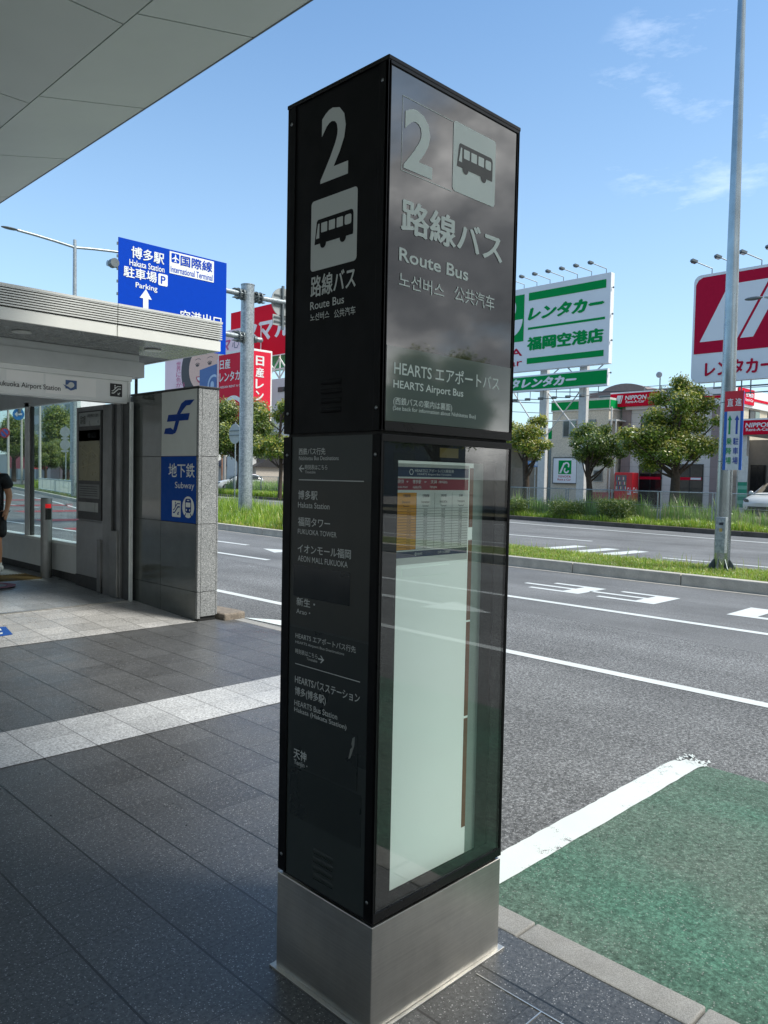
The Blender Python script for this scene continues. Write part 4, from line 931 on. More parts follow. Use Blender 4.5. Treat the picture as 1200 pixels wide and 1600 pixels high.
ob = thing('overhead_sign', 'blue overhead road sign to Hakata Station, International Terminal and Parking', 'road sign', (11.0, 20.2, 5.4))
YS = FY(20.2); M_SBLU = P('road_sign_blue', '#0240b4', .6, spec=.08, var=.03); M_SWHT = P('road_sign_white', '#e9efef', .5)
m_ = MB(); m_.rect(YS, 9.17, 5.42, 12.84, 8.34, 0, 0, .03); pa = m_.build('panel', M_SBLU, ob)
t = MB(); T_ = lambda s, u0, u1, v0, v1, bold=.012, mi=0, o=.012: t.text(s, YS, u0, v0, u1, v1, o, mi, bold)
T_('博多駅', 9.56, 10.62, 7.83, 8.17, .02); T_('Hakata Station', 9.50, 10.63, 7.60, 7.78, .02); T_('駐車場', 9.32, 10.38, 7.24, 7.56, .02); T_('Parking', 9.70, 10.40, 6.95, 7.15, .02)
t.rrect(YS, 10.43, 7.20, 10.74, 7.55, .04, .010, 0); T_('P', 10.51, 10.67, 7.26, 7.49, .03, 1, .016)
t.poly(YS, [(9.94, 5.9), (10.11, 5.9), (10.11, 6.72), (10.22, 6.72), (10.025, 7.0), (9.83, 6.72), (9.94, 6.72)], .012, 0)
t.rect(YS, 10.80, 7.63, 12.36, 8.29, .010, 0); t.rrect(YS, 10.86, 7.97, 11.13, 8.25, .03, .014, 1)
T_('国際線', 11.17, 12.30, 7.93, 8.25, .02, 1, .016); T_('International Terminal', 10.84, 12.31, 7.67, 7.86, .016, 1, .016)
ap = [(0, .12), (.02, .08), (.022, .03), (.12, -.035), (.12, -.055), (.022, -.02), (.018, -.085), (.05, -.11), (.05, -.125), (0, -.11)]
t.poly(YS, [(10.995+a, 8.11+b) for a, b in ap]+[(10.995-a, 8.11+b) for a, b in ap[::-1][1:-1]], .018, 0)
T_('空港出口', 11.18, 12.66, 6.24, 6.60, .014); T_('Airport Exit', 11.4, 12.5, 6.0, 6.16, .016); t.poly(YS, [(11.85, 5.55), (12.0, 5.55), (12.0, 5.8), (12.1, 5.8), (11.925, 5.95), (11.75, 5.8), (11.85, 5.8)], .012, 0)
t.build('lettering', [M_SWHT, M_SBLU], pa)
m_ = MB()
for x in (9.6, 10.9, 12.3): m_.box(x-.04, 20.235, 5.45, x+.04, 20.275, 8.3)
for k in range(8): m_.box(9.135, 20.21, 5.6+k*.36, 9.165, 20.25, 5.68+k*.36)
m_.build('stiffener', M_GALVD, ob)
m_ = MB(); m_.tube([(9.02, 20.3, 7.56), (9.02, 20.1, 7.56)], .13, 14); m_.build('end_cap', M_GALVD, ob)
bs = thing('traffic_sign', 'grey backs of two traffic signs bolted to the gantry arm', 'traffic sign', (15.4, 20.45, 6.7))
m_ = MB(); m_.disc(FY(20.5), 15.35, 7.55, .50, off=.02, thick=.03, n=28); m_.build('round_sign', P('sign_back_grey', '#a3a9a8', .5), bs)
m_ = MB(); m_.rect(FY(20.5), 14.92, 6.74, 16.25, 7.10, .02, 0, .03); m_.build('plate_sign', MATS['sign_back_grey'], bs)
m_ = MB(); m_.box(15.25, 20.38, 6.6, 15.32, 20.46, 8.1); m_.box(15.5, 20.38, 6.6, 15.57, 20.46, 8.1)
for z in (6.85, 7.0, 7.4, 7.75): m_.box(14.95, 20.44, z, 15.9, 20.465, z+.04)
m_.build('bracket', M_GALVD, bs)

def street_lamp(name, label, base, top, arms, axis=(1, 0, 0), r=.10, fall=.0):
    b = Vector(base); ax = Vector(axis); t = thing(name, label, 'street lamp', base)
    m = MB(); m.tube([b, (b.x, b.y, top-.3), (b.x, b.y, top)], [r*1.35, r*.75, r*.7], 14); m.build('pole', M_GALV, t, smooth=True)
    for s, ln, dz in arms:
        m = MB(); p = Vector((b.x, b.y, top-.45)); path = [p, p+ax*s*ln*.35+Vector((0, 0, dz*.45)), p+ax*s*ln*.7+Vector((0, 0, dz*.8)), p+ax*s*ln+Vector((0, 0, dz))]
        m.tube(path, r*.55, 10); m.build('arm', M_GALV, t, smooth=True)
        m = MB(); e = path[-1]+ax*s*.4; m.ell(e, .48 if abs(ax.x) > .5 else .12, .2 if abs(ax.x) > .5 else .33, .07, 14, 8); m.build('lamp_head', M_GALVD, t, smooth=True)
    return t
street_lamp('street_lamp', 'double-armed street lamp behind the blue overhead sign', (18.6, 45, .05), 15.3, [(-1, 3.3, .25), (1, 3.3, .35)], r=.14)
street_lamp('street_lamp', 'single-armed street lamp reaching in front of the red and white billboard', (29.0, 6.6, .2), 7.9, [(1, 2.7, 1.05)], axis=(0, 1, 0), r=.09)
# ================================================================ RENTAL BILLBOARDS AND OFFICES
M_TGRN = P('rental_green', '#03904a', .6, spec=.08, var=.03); M_BWHT = P('board_face_white', '#dde3ea', .6, spec=.12, var=.04, vscale=.6); M_PSTL = P('painted_steel', '#c3c5c4', .45, var=.1); M_TRED = P('rental_red', '#b3163a', .6, spec=.08, var=.05)
M_TRDL = P('ink_red', '#b3203f', .6, spec=.08)
def floods(root, pts, arm, head_drop, flip=1):
    """arm lamps: the first is built, the others copy it"""
    src = None; p0 = None
    for p in pts:
        p = Vector(p)
        if src is None:
            m = MB(); a = p; b = p+Vector((0, 0, arm[1]))*flip; c = b+Vector((-arm[0], arm[2], head_drop))
            m.tube([a, b, c], .022, 6)
            d = (c-b).normalized(); m.obox(c-d*.02, c+d*.22, .19, .09); m.obox(c+d*.02-Vector((0, 0, .055)), c+d*.20-Vector((0, 0, .07)), .16, .04, 1)
            src = m.build('floodlight', [P('flood_grey', '#6b7478', .45, metal=.4), P('flood_glass', '#3e454a', .1)], root); p0 = p
        else:
            c_ = src.copy(); COL.objects.link(c_); c_.parent = root; c_.location = p-p0
tbd = thing('billboard', 'white and green rental car billboard with lamps on top and a green band beneath', 'billboard', (34.3, 21, .22))
m_ = MB(); m_.box(34, 18.39, 7.46, 34.35, 29.4, 11.95); m_.build('panel', M_BWHT, tbd, bevel=.02)
m_ = MB(); m_.box(34.02, 18.43, 6.36, 34.25, 29.4, 7.22); m_.build('lower_band', M_BWHT, tbd)
XT = FX(34.0); t = MB()
t.rect(XT, -23.24, 11.22, -18.64, 11.64, .012, 0); t.rect(XT, -23.24, 9.67, -18.65, 9.79, .012, 0); t.rect(XT, -23.26, 7.84, -18.67, 8.15, .012, 0)
t.text('レンタカー', XT, -23.2, 10.14, -18.72, 10.88, .014, 0, .075, .28); t.text('福岡空港店', XT, -23.28, 8.54, -18.69, 9.28, .014, 0, .06)
t.rrect(XT, -28.3, 9.1, -23.52, 11.62, .02, .012, 0)
t.ring(XT, -24.9, 10.95, .35, .85, .016, 1, 24, -60, 120); t.poly(XT, [(-27.6, 9.3), (-26.8, 9.3), (-25.3, 11.5), (-26.1, 11.5)], .017, 1); t.ring(XT, -24.55, 10.3, .45, .95, .018, 1, 24, -100, 0)
t.text('TOYOTA', XT, -28.2, 8.32, -23.57, 8.74, .014, 2, .03); t.text('Rent a Car', XT, -28.1, 7.78, -23.56, 8.18, .014, 2, .01)
t.rect(XT, -29.3, 6.46, -18.46, 7.14, -.005, 0); t.text('トヨタレンタカー', XT, -25.55, 6.55, -20.16, 7.07, .006, 1, .07, .28)
t.build('lettering', [M_TGRN, M_BWHT, M_TRDL], tbd)
for y in (20.0, 22.4, 27.6):
    m_ = MB(); m_.box(34.36, y-.22, .1, 34.62, y+.22, 11.6); m_.build('post', M_PSTL, tbd, bevel=.01)
m_ = MB()
for a, b in (((34.5, 22.3, 3.9), (34.5, 20.1, 6.4)), ((34.5, 20.1, 3.9), (34.5, 22.3, 6.4)), ((34.5, 22.5, 3.9), (34.5, 24.4, 6.4)), ((34.5, 22.4, 4.75), (34.5, 20.0, 4.75)), ((34.3, 21.8, 7.2), (34.3, 21.4, 7.5)), ((34.3, 19.2, 7.2), (34.3, 18.8, 7.5)), ((34.3, 20.6, 7.2), (34.3, 20.9, 7.5))): m_.tube([a, b], .035, 6)
m_.build('brace', M_PSTL, tbd)
floods(tbd, [(34.1, 18.72+.82*k, 11.9) for k in range(12)], (.75, .28, .36), .18)
floods(tbd, [(34.1, 18.95+.82*k, 6.4) for k in range(12)], (.75, .52, .36), -.02, -1)
m_ = MB()
for z in (11.2, 9.9, 8.6, 7.0): m_.ell((34.1, 18.30, z), .05, .05, .05, 8, 6); m_.tube([(34.1, 18.3, z), (34.1, 18.42, z)], .015, 5)
m_.build('bolt', M_GALVD, tbd)

nb = thing('billboard', 'red and white rental car billboard with a slanted white emblem at the right edge', 'billboard', (30.2, 9, .22))
XN = FX(30.0); m_ = MB(); m_.rrect(XN, -12.42, 5.64, -4.6, 9.96, .28, 0, 0, .3); m_.build('panel', M_BWHT, nb)
t = MB(); t.poly(XN, [(-12.33, 6.80), (-4.7, 6.80), (-4.7, 9.6), (-4.75, 9.74), (-4.9, 9.85), (-12.05, 9.85), (-12.23, 9.76), (-12.33, 9.58)], .012, 0)
t.poly(XN, [(-12.10, 7.27), (-10.62, 7.27), (-9.50, 9.42), (-11.02, 9.42)], .016, 1); t.poly(XN, [(-10.51, 7.27), (-10.02, 7.27), (-8.92, 9.42), (-9.39, 9.42)], .016, 1)
t.poly(XN, [(-8.4, 7.27), (-6.9, 7.27), (-5.8, 9.42), (-7.3, 9.42)], .016, 1); t.text('レンタカー', XN, -11.85, 5.86, -9.22, 6.46, .016, 0, .04); t.text('福岡空港', XN, -8.9, 5.9, -5.0, 6.46, .016, 0, .03)
t.build('lettering', [M_TRED, M_BWHT], nb)
for y in (8.0, 5.6):
    m_ = MB(); m_.box(30.3, y-.2, .1, 30.6, y+.2, 9.6); m_.build('post', M_PSTL, nb, bevel=.01)
m_ = MB(); m_.box(30.25, 4.8, 5.4, 30.35, 11.6, 5.45); m_.box(30.25, 4.8, 5.14, 30.35, 11.6, 5.18)
for y in (10.5, 10.15): m_.box(30.28, y-.02, 5.1, 30.32, y+.02, 5.7)
m_.build('catwalk', M_GALVD, nb)
floods(nb, [(30.1, 11.75-.95*k, 9.9) for k in range(7)], (.55, .28, .42), .22)
# green-and-white rental office
M_TBW = P('office_cream', '#dcd4c4', .75, var=.06, vscale=1.2, fine=30); M_CAP = P('coping_white', '#c9cbc8', .5); M_ALU = P('window_alu', '#8f9394', .35, metal=.5); M_PANE = P('window_dark', '#3a4547', .06, spec=.6); M_PANE2 = P('window_pale', '#7e938c', .08, spec=.6)
to = thing('rental_office', 'cream two-storey rental office with a green roof band behind the dark tree', 'building', (40, 22, .22))
m_ = MB(); m_.box(37.02, 19.95, .2, 47, 23.5, 5.5); m_.build('wall', M_TBW, to)
m_ = MB(); m_.box(36.96, 19.88, 5.48, 47.1, 23.56, 6.12); m_.build('coping', M_CAP, to); m_ = MB(); m_.box(36.94, 19.9, 5.56, 36.97, 23.54, 6.0); m_.box(37.0, 19.86, 5.56, 47.0, 19.89, 6.0); m_.build('green_band', M_TGRN, to)
def window(root, fr, u0, v0, u1, v1, fm, gm, split=1, off=.01, w=.05):
    m = MB(); m.rect(fr, u0, v0, u1, v1, off+.04, 0, .06); f = m.build('window', fm, root); m = MB()
    for k in range(split):
        a = u0+(u1-u0)*k/split+w; b = u0+(u1-u0)*(k+1)/split-w*.6; m.rect(fr, a, v0+w, b, v1-w, off+.045+.004*(k % 2), k % len(gm) if isinstance(gm, list) else 0, 0)
    m.build('pane', gm, f); return f
XO = FX(37.02); window(to, XO, -22.77, 4.03, -21.92, 4.97, M_ALU, [M_PANE, M_PANE2], 2); window(to, XO, -21.78, 4.05, -20.7, 4.97, M_ALU, [M_PANE, M_PANE2], 2)
window(to, XO, -20.75, 1.55, -20.2, 2.2, M_ALU, M_PANE, 1)
m_ = MB(); m_.tube([(36.95, 19.75, .3), (36.95, 19.75, 5.6)], .05, 8); m_.box(37.0, 19.5, 4.85, 40, 19.95, 4.93); m_.tube([(37.0, 19.5, 2), (37, 19.5, 4.9)], .04, 8); m_.build('downpipe', M_CAP, to)
ts = thing('wall_sign', 'white framed sign with a green emblem on the cream office wall', 'sign', (36.85, 22.45, 1.42))
m_ = MB(); XS = FX(36.84); m_.rect(XS, -23.28, 1.40, -21.68, 2.90, 0, 0, .12); m_.build('frame', P('sign_frame', '#4a4f50', .5), ts)
m_ = MB(); m_.rect(XS, -23.22, 1.46, -21.74, 2.84, .01, 0); m_.rect(XS, -22.88, 1.95, -22.05, 2.72, .016, 1)
m_.ring(XS, -22.36, 2.44, .10, .19, .02, 0, 20, -40, 160); m_.poly(XS, [(-22.82, 2.0), (-22.70, 2.0), (-22.44, 2.58), (-22.56, 2.58)], .021, 0); m_.ring(XS, -22.36, 2.16, .08, .17, .022, 0, 20, 120, 360)
m_.text('TOYOTA', XS, -22.90, 1.755, -22.06, 1.87, .016, 2, .04); m_.text('Rent a Car', XS, -22.92, 1.59, -22.05, 1.70, .016, 2, .03); m_.build('sign_face', [M_BWHT, M_TGRN, M_TRDL], ts)
rc = thing('rental_canopy', 'low open canopy with a green lettered fascia behind the billboard posts', 'canopy', (42, 28, .22))
m_ = MB(); m_.box(40, 25.3, 4.0, 46, 33, 4.8); m_.build('fascia', M_CAP, rc); m_ = MB(); XR = FX(40.0); m_.rect(XR, -33, 4.14, -25.32, 4.68, .012, 0); m_.text('トヨタレンタカー', XR, -31.5, 4.22, -25.9, 4.58, .02, 1, .04, .25); m_.build('lettering', [M_TGRN, M_BWHT], rc)
for y in (25.75, 29, 32):
    m_ = MB(); m_.box(40.3, y-.1, .2, 40.5, y+.1, 4.0); m_.build('post', M_GALVD, rc)
m_ = MB(); m_.box(45.6, 25.4, .2, 45.8, 33, 4.0); m_.build('back_wall', P('shed_beige', '#9b8f7c', .8), rc)
m_ = MB(); m_.box(40.6, 26.3, .3, 45.5, 28.8, 2.35); m_.build('kiosk', P('kiosk_wall', '#8a7f70', .8), rc)
ks = thing('direction_plate', 'small pale blue arrow plate on a thin pole beside the billboard post', 'sign', (35.5, 23.5, .3))
m_ = MB(); m_.tube([(35.5, 23.55, .2), (35.5, 23.55, 2.6)], .03, 8); m_.build('pole', M_GALV, ks); m_ = MB(); XK = FX(35.46); m_.poly(XK, [(-24.05, 2.32), (-23.25, 2.32), (-23.12, 2.49), (-23.25, 2.66), (-24.05, 2.66), (-24.12, 2.49)], 0, 0, .03); m_.text('空港', XK, -23.9, 2.38, -23.35, 2.60, .005, 1, .02); m_.build('plate', [P('plate_pale', '#5f86b4', .4), M_BWHT], ks)
# red-and-white rental office
M_NW = None
def panelled(name, c, sy, sz, line=.55):
    m, T, b = newmat(name); X, Y, Z = T.xyz(); c = srgb(c)
    u = T.m('FRACT', T.m('DIVIDE', T.m('ADD', X, Y), sy)); v = T.m('FRACT', T.m('DIVIDE', Z, sz)); j = T.m('MAXIMUM', T.m('LESS_THAN', u, .02), T.m('LESS_THAN', v, .05))
    cc = T.ramp(T.noise(.9, 5, .6), [(.3, tuple(x*.9 for x in c)), (.7, c)]); T.l.new(T.mix(T.m('MULTIPLY', j, line), cc, tuple(x*.45 for x in c)), b.inputs['Base Color']); b.inputs['Roughness'].default_value = .7; return m
M_NW = panelled('wall_panel_pale', '#d6d2ce', 1.8, .48); M_NP = panelled('wall_panel_mauve', '#958685', .9, .6, .4); M_NC = panelled('wall_cream', '#c8c1af', 1.2, .42, .4); M_NRED = P('office_red', '#c20f30', .6, spec=.08, var=.03)
no = thing('rental_office', 'pale panelled rental office with red lettered sign boxes and dark glass doors', 'building', (44, 15, .22))
m_ = MB(); m_.box(38.2, 13.9, .2, 52, 19.4, 5.85); m_.build('wall', M_NW, no)
for b_ in ((38.14, 13.86, .2, 38.22, 14.86, 5.5), (38.10, 19.25, .2, 38.3, 19.75, 5.6)): MB().box(*b_).build('pilaster', M_NP, no)
m_ = MB(); m_.box(38.0, 13.75, 5.50, 52.1, 19.5, 6.42); m_.build('parapet', P('parapet_white', '#dde1e3', .5, var=.05), no)
m_ = MB(); m_.box(37.97, 13.8, 5.86, 38.01, 18.0, 5.99); m_.box(38.05, 13.72, 5.86, 52, 13.755, 5.99); m_.build('red_stripe', M_NRED, no)
m_ = MB(); m_.box(38.3, 13.87, 3.4, 52, 13.905, 5.50); m_.build('side_wall', M_NC, no)
def rental_sign(root, fr, u0, v0, u1, v1, lu, lw):
    m = MB(); m.rect(fr, u0, v0, u1, v1, 0, 0, .25); m.rect(fr, u0, v1-.05, u1, v1+.02, .01, 1, .27); s_ = m.build('sign_box', [M_NRED, M_BWHT], root)
    m = MB(); h = v1-v0; k = lw; a = lu
    m.poly(fr, [(a, v0+.22*h), (a+.42*k, v0+.22*h), (a+.62*k, v0+.80*h), (a+.2*k, v0+.80*h)], .008, 0); m.poly(fr, [(a+.47*k, v0+.22*h), (a+.55*k, v0+.22*h), (a+.75*k, v0+.80*h), (a+.67*k, v0+.80*h)], .008, 0)
    m.text('NIPPON', fr, a+.95*k, v0+.46*h, a+2.9*k, v0+.76*h, .008, 0, .05, .15); m.text('Rent-A-Car', fr, a+1.0*k, v0+.22*h, a+2.75*k, v0+.42*h, .008, 0, .035)
    m.build('lettering', M_BWHT, s_); return s_
rental_sign(no, FX(37.75), -20.3, 5.66, -17.6, 6.42, -20.0, .62)
rental_sign(no, FX(35.95), -12.75, 3.87, -6, 4.58, -12.95, .60)
m_ = MB(); YN = FY(13.70); m_.rect(YN, 38.45, 5.62, 40.5, 6.40, .02, 0, .05); m_.text('空港店', YN, 39.3, 6.0, 40.35, 6.22, .03, 1, .03); m_.text('Rent-A-Car', YN, 39.3, 5.78, 40.35, 5.93, .03, 1, .03); m_.build('side_sign', [M_NRED, M_BWHT], no)
m_ = MB(); m_.box(36.0, 4, 3.87, 44, 12.70, 4.50); m_.build('porch_roof', M_CAP, no); m_ = MB(); m_.box(40.6, 4, .2, 41, 13.9, 3.87); m_.build('porch_wall', P('porch_grey', '#8b857c', .8, var=.08), no)
for y in (12.5, 8.2):
    m_ = MB(); m_.box(36.2, y-.12, .2, 36.5, y+.12, 3.87); m_.build('porch_post', M_CAP, no)
XW = FX(38.2); M_DFR = P('door_frame_dark', '#22201f', .4); M_DGL = P('door_glass_dark', '#1b2022', .04, spec=.7)
for y0, y1 in ((17.40, 18.68), (15.2, 16.58)):
    f = window(no, XW, -y1, .3, -y0, 2.56, M_DFR, M_DGL, 2); m = MB(); m.rect(XW, -y1+.05, 1.74, -y0-.05, 1.88, .075, 0)
    if y0 < 16: m.rect(XW, -y0-.62, 1.76, -y0-.08, 1.86, .085, 1)
    m.build('stripe', [M_NRED, M_BWHT], f)
window(no, XW, -18.67, 4.42, -17.5, 5.12, M_DFR, M_PANE, 2); window(no, FY(13.87), 40.35, 4.85, 41.75, 5.42, M_DFR, [M_PANE, M_PANE2], 2); window(no, FY(13.87), 43.0, 4.85, 44.4, 5.42, M_DFR, [M_PANE, M_PANE2], 2)
window(no, FX(40.6), -13.75, .35, -13.0, 2.58, M_DFR, M_DGL, 2); window(no, FX(40.6), -11.6, .9, -9.6, 2.3, M_DFR, M_DGL, 2)
m_ = MB(); m_.tube([(39.2, 16.4, 6.4), (39.2, 16.4, 7.0)], .03, 6); m_.box(39, 14.2, 6.5, 39.05, 19, 6.55); m_.box(39, 14.2, 6.8, 39.05, 19, 6.83)
for k in range(6): m_.box(39, 14.2+k*.95, 6.4, 39.05, 14.24+k*.95, 6.83)
m_.build('roof_rail', M_GALVD, no)
# bronze-roofed block behind, with a dish
fb = thing('apartment_block', 'dark brown building with a curved roofline behind the rental offices', 'building', (66, 31, .2))
m_ = MB(); m_.box(60, 26, .2, 72, 34.6, 8.6); m_.build('wall', P('block_grey', '#b0aaa8', .8), fb)
m_ = MB(); pr = [(-34.6, 8.5), (-26, 8.5), (-26, 9.25)]+[(-29.2-.48*k, 9.3+.62*max(0.0, math.sin(PI*min(1, k/9.0)))**.7) for k in range(10)]+[(-34.6, 9.3)]
m_.poly(FX(59.8), pr, 0, 0, 12.5); m_.build('roof', P('bronze_roof', '#83746f', .6), fb); window(fb, FX(60), -33.6, 7.5, -32.4, 9.0, M_ALU, M_PANE, 1, .25); window(fb, FX(60), -31, 6.2, -29.8, 7.4, M_ALU, M_PANE, 2)
m_ = MB(); m_.tube([(62, 29.2, 9.2), (62, 29.2, 10.6)], .05, 6); m_.build('mast', M_GALVD, fb); m_ = MB(); m_.ell((61.8, 29.2, 10.7), .08, .28, .26, 14, 8); m_.build('dish', P('dish_grey', '#9aa0a4', .5), fb)
vm = thing('vending_machine', 'red drinks vending machine outside the pale panelled office', 'vending machine', (36.8, 18.7, .22))
m_ = MB(); m_.box(36.5, 18.2, .24, 37.2, 19.22, 2.07); m_.build('cabinet', P('vending_red', '#bb1f2c', .35), vm, bevel=.03); XV = FX(36.5)
m_ = MB(); m_.rect(XV, -19.14, 1.10, -18.52, 1.93, .006, 0)
for r in range(3):
    for k in range(9): m_.rrect(XV, -19.12+k*.066, 1.18+r*.25, -19.075+k*.066, 1.34+r*.25, .01, .01, 1+(k*7+r*3) % 4, n=2)
m_.rect(XV, -19.1, .42, -18.55, .62, .006, 0); m_.build('display', [P('vend_window', '#5b6467', .1), P('can_white', '#c9c9c4', .4), P('can_red', '#a82a2a', .4), P('can_blue', '#33558e', .4), P('can_tan', '#9a7a4a', .4)], vm)
m_ = MB(); m_.text('Cola', FX(36.5), -18.46, .9, -18.24, 1.3, .008, 0, .03); m_.text('Cola', FY(18.2), 36.6, 1.0, 37.1, 1.3, .008, 0, .03); m_.build('lettering', M_BWHT, vm)
tag(MB().box(36.3, 19.35, .22, 36.8, 20.6, .95).box(36.28, 19.33, .95, 36.82, 20.62, 1.0).box(36.28, 19.33, .55, 36.82, 20.62, .60).build('crate_stack', P('crate_pink', '#9c5a58', .7, var=.2)), 'low stack of faded red crates beside the vending machine', 'crates')
bf = thing('banner_flag', 'narrow white and green banner on a pole beside the porch', 'banner', (33.8, 11.6, .22))
m_ = MB(); m_.tube([(33.8, 11.85, .2), (33.8, 11.85, 3.0)], .025, 8); m_.build('pole', M_GALV, bf); m_ = MB()
for k in range(14):
    z = .55+k*.16; w = .012*math.sin(k*1.1); m_.add([(33.8+w, 11.82, z), (33.8-w, 11.42, z), (33.8-w+.01, 11.42, z+.16), (33.8+w+.01, 11.82, z+.16)], [(0, 1, 2, 3)], 0 if z > 1.62 else 1+(k % 2))
m_.build('cloth', [P('banner_white', '#c9cfd0', .7), P('banner_green', '#2c8a72', .7), P('banner_teal', '#6fae9c', .7)], bf)

# ---------------------------------------------------------------- left: red sign tower, posters, houses
M_NIS = P('sign_red', '#d02c42', .6, spec=.08, var=.04, vscale=.6); M_NISW = P('sign_frame_white', '#dfe1e0', .4)
nt = thing('sign_tower', 'tall red two-faced rental car sign tower lettered down its side', 'sign', (43, 62.8, .2))
m_ = MB(); m_.box(41.8, 60.0, 4.85, 44.40, 65.4, 13.5); m_.build('panel', M_NISW, nt, bevel=.03); m_ = MB(); m_.box(42.4, 61, .1, 43.4, 64.5, 4.85); m_.build('post', M_PSTL, nt)
YNI = FY(60.0); XNI = FX(41.8); t = MB(); t.rect(YNI, 41.95, 5.02, 44.22, 13.30, .01, 0); t.rect(XNI, -65.25, 5.02, -60.15, 13.25, .01, 0)
for k, c_ in enumerate('日産レンタカ'): t.text(c_, YNI, 42.45, 11.95-k*1.10, 43.42, 12.87-k*1.10, .03, 1, .035)
t.rect(YNI, 42.85, 5.95, 43.02, 6.75, .03, 1); t.poly(YNI, [(42.9, 5.75), (44.15, 5.30), (44.15, 5.45), (43.3, 5.85)], .02, 1)
t.text('日産', XNI, -65.04, 11.85, -63.2, 12.80, .03, 1, .02); t.text('レンタカー', XNI, -65.05, 10.62, -60.6, 11.56, .03, 1, .025); t.text('NISSAN RENT A CAR', XNI, -64.98, 10.0, -60.9, 10.22, .03, 1, .015)
t.ring(XNI, -62.7, 6.9, 1.9, 2.3, .02, 1, 30, 20, 165); t.build('lettering', [M_NIS, M_NISW], nt)
ad = thing('billboard', 'pink cosmetics billboard with a smiling face behind the red sign tower', 'billboard', (46.2, 77, .2))
M_ADP = P('ad_pale_pink', '#f0d6df', .6, spec=.1, var=.08, vscale=.3); XA = FX(46.0); m_ = MB(); m_.box(46.0, 66.5, 10.2, 46.4, 83.2, 16.9); m_.build('panel', M_ADP, ad); m_ = MB()
for y in (69, 75, 81): m_.box(46.5, y-.3, .1, 47, y+.3, 12)
m_.build('post', M_PSTL, ad); t = MB()
t.disc(XA, -76.9, 13.2, 2.6, 3.0, .01, 1, 30); t.disc(XA, -74.9, 13.3, 2.9, 2.45, .02, 2, 36); t.disc(XA, -73.0, 15.0, 1.6, 1.3, .021, 2, 24)
for u in (-76.0, -73.5): t.disc(XA, u, 13.72, .36, .15, .03, 3, 14); t.ring(XA, u, 13.72, .40, .52, .032, 3, 14, 20, 160, .55); t.ring(XA, u+.1, 14.15, .6, .72, .03, 3, 14, 35, 145, .45)
t.ring(XA, -74.85, 12.75, .18, .28, .03, 5, 10, 200, 340, .6); t.disc(XA, -75.3, 12.55, 1.0, .85, .03, 5, 24, 0, 185, 355); t.disc(XA, -75.3, 12.45, .78, .5, .035, 6, 20, 0, 190, 350)
for k, c_ in enumerate('世界に色が'): t.text(c_, XA, -80.6, 13.95-k*.60, -79.6+(.25 if k == 4 else 0), 14.5-k*.60, .02, 4, .0)
t.text('る', XA, -79.2, 11.55, -78.7, 12.0, .02, 4); t.poly(XA, [(-75.5, 10.3), (-72.05, 10.3), (-72.05, 13.55), (-75.5, 13.15)], .045, 7); t.ring(XA, -72.6, 11.2, 1.0, 1.25, .055, 8, 24, 60, 200); t.disc(XA, -72.9, 11.3, .35, .45, .055, 8, 16)
t.text('マ', XA, -70.9, 14.8, -69.5, 15.9, .02, 4, .05); t.text('心', XA, -69.2, 14.9, -67.9, 15.9, .02, 9, 0)
t.build('artwork', [M_ADP, P('ad_hair', '#332a2e', .5), P('ad_skin', '#e2b9a8', .5), P('ad_brow', '#4a3632', .5), P('ad_pink', '#c94a86', .5), P('ad_lip', '#b4495a', .5), M_NISW, P('ad_blue', '#3d639f', .5), P('ad_pale_blue', '#a9bfd9', .5), P('ad_ink', '#6c6f86', .5)], ad)
rb = thing('billboard', 'bright red rooftop billboard with white katakana letters beside the gantry pole', 'billboard', (50.2, 69, 12))
XB = FX(50.0); m_ = MB(); m_.poly(XB, [(-75.5, 14.5), (-60, 14.5), (-60, 20.1), (-75.5, 20.1)], 0, 0, .3); m_.build('panel', P('vivid_red', '#d8142f', .6, spec=.08, var=.03), rb)
t = MB(); t.text('タ', XB, -73.6, 16.4, -70.3, 18.6, .03, 0, .05); t.text('マル', XB, -70.0, 16.3, -64.2, 18.55, .03, 0, .05); t.rect(XB, -75.5, 14.42, -60, 14.52, .02, 0); t.tube([(49.8, 69.35, 14.2), (49.8, 69.35, 18.0)], .06, 6)
t.build('lettering', M_NISW, rb); m_ = MB()
for k in range(7):
    y = 60.5+k*2.1
    for a, b in (((50.5, y, 11.9), (50.5, y, 20)), ((50.5, y, 14.3), (50.5, y+2.1, 12.1)), ((50.4, y, 12.1), (50.4, y+2.1, 14.3))): m_.tube([a, b], .09, 6)
m_.box(50.4, 60, 13.0, 50.6, 75, 13.15); m_.build('frame', P('truss_white', '#d4d8d4', .5), rb); m_ = MB(); m_.box(51.4, 60, 13.1, 51.6, 75, 15.2); m_.build('green_panel', P('panel_green', '#2c9a68', .5), rb)
gb = thing('grey_building', 'pale grey building with small windows under the red rooftop billboard', 'building', (56, 67, .2))
m_ = MB(); m_.box(50.05, 56, .2, 62, 74, 11.95); m_.build('wall', P('wall_pale_grey', '#d0d5da', .8, var=.05, vscale=.5), gb); m_ = MB(); m_.box(50.0, 56, .2, 50.06, 74, 3.7); m_.build('ground_storey', P('wall_offwhite', '#d6d7d2', .8), gb); m_ = MB(); m_.box(49.96, 56, .2, 50.05, 74, 1.9); m_.build('plinth', M_DARKM, gb)
XG = FX(50.0)
for y0, y1, z0, z1, sp_ in ((65.2, 66.4, 10.5, 11.0, 2), (65.2, 66.4, 8.7, 9.2, 2), (68.3, 69.9, 2.2, 3.05, 2), (71.5, 72.8, 8.6, 9.3, 2), (65.8, 67.4, 4.0, 5.2, 2)): window(gb, XG, -y1, z0, -y0, z1, M_DFR, M_PANE, sp_)
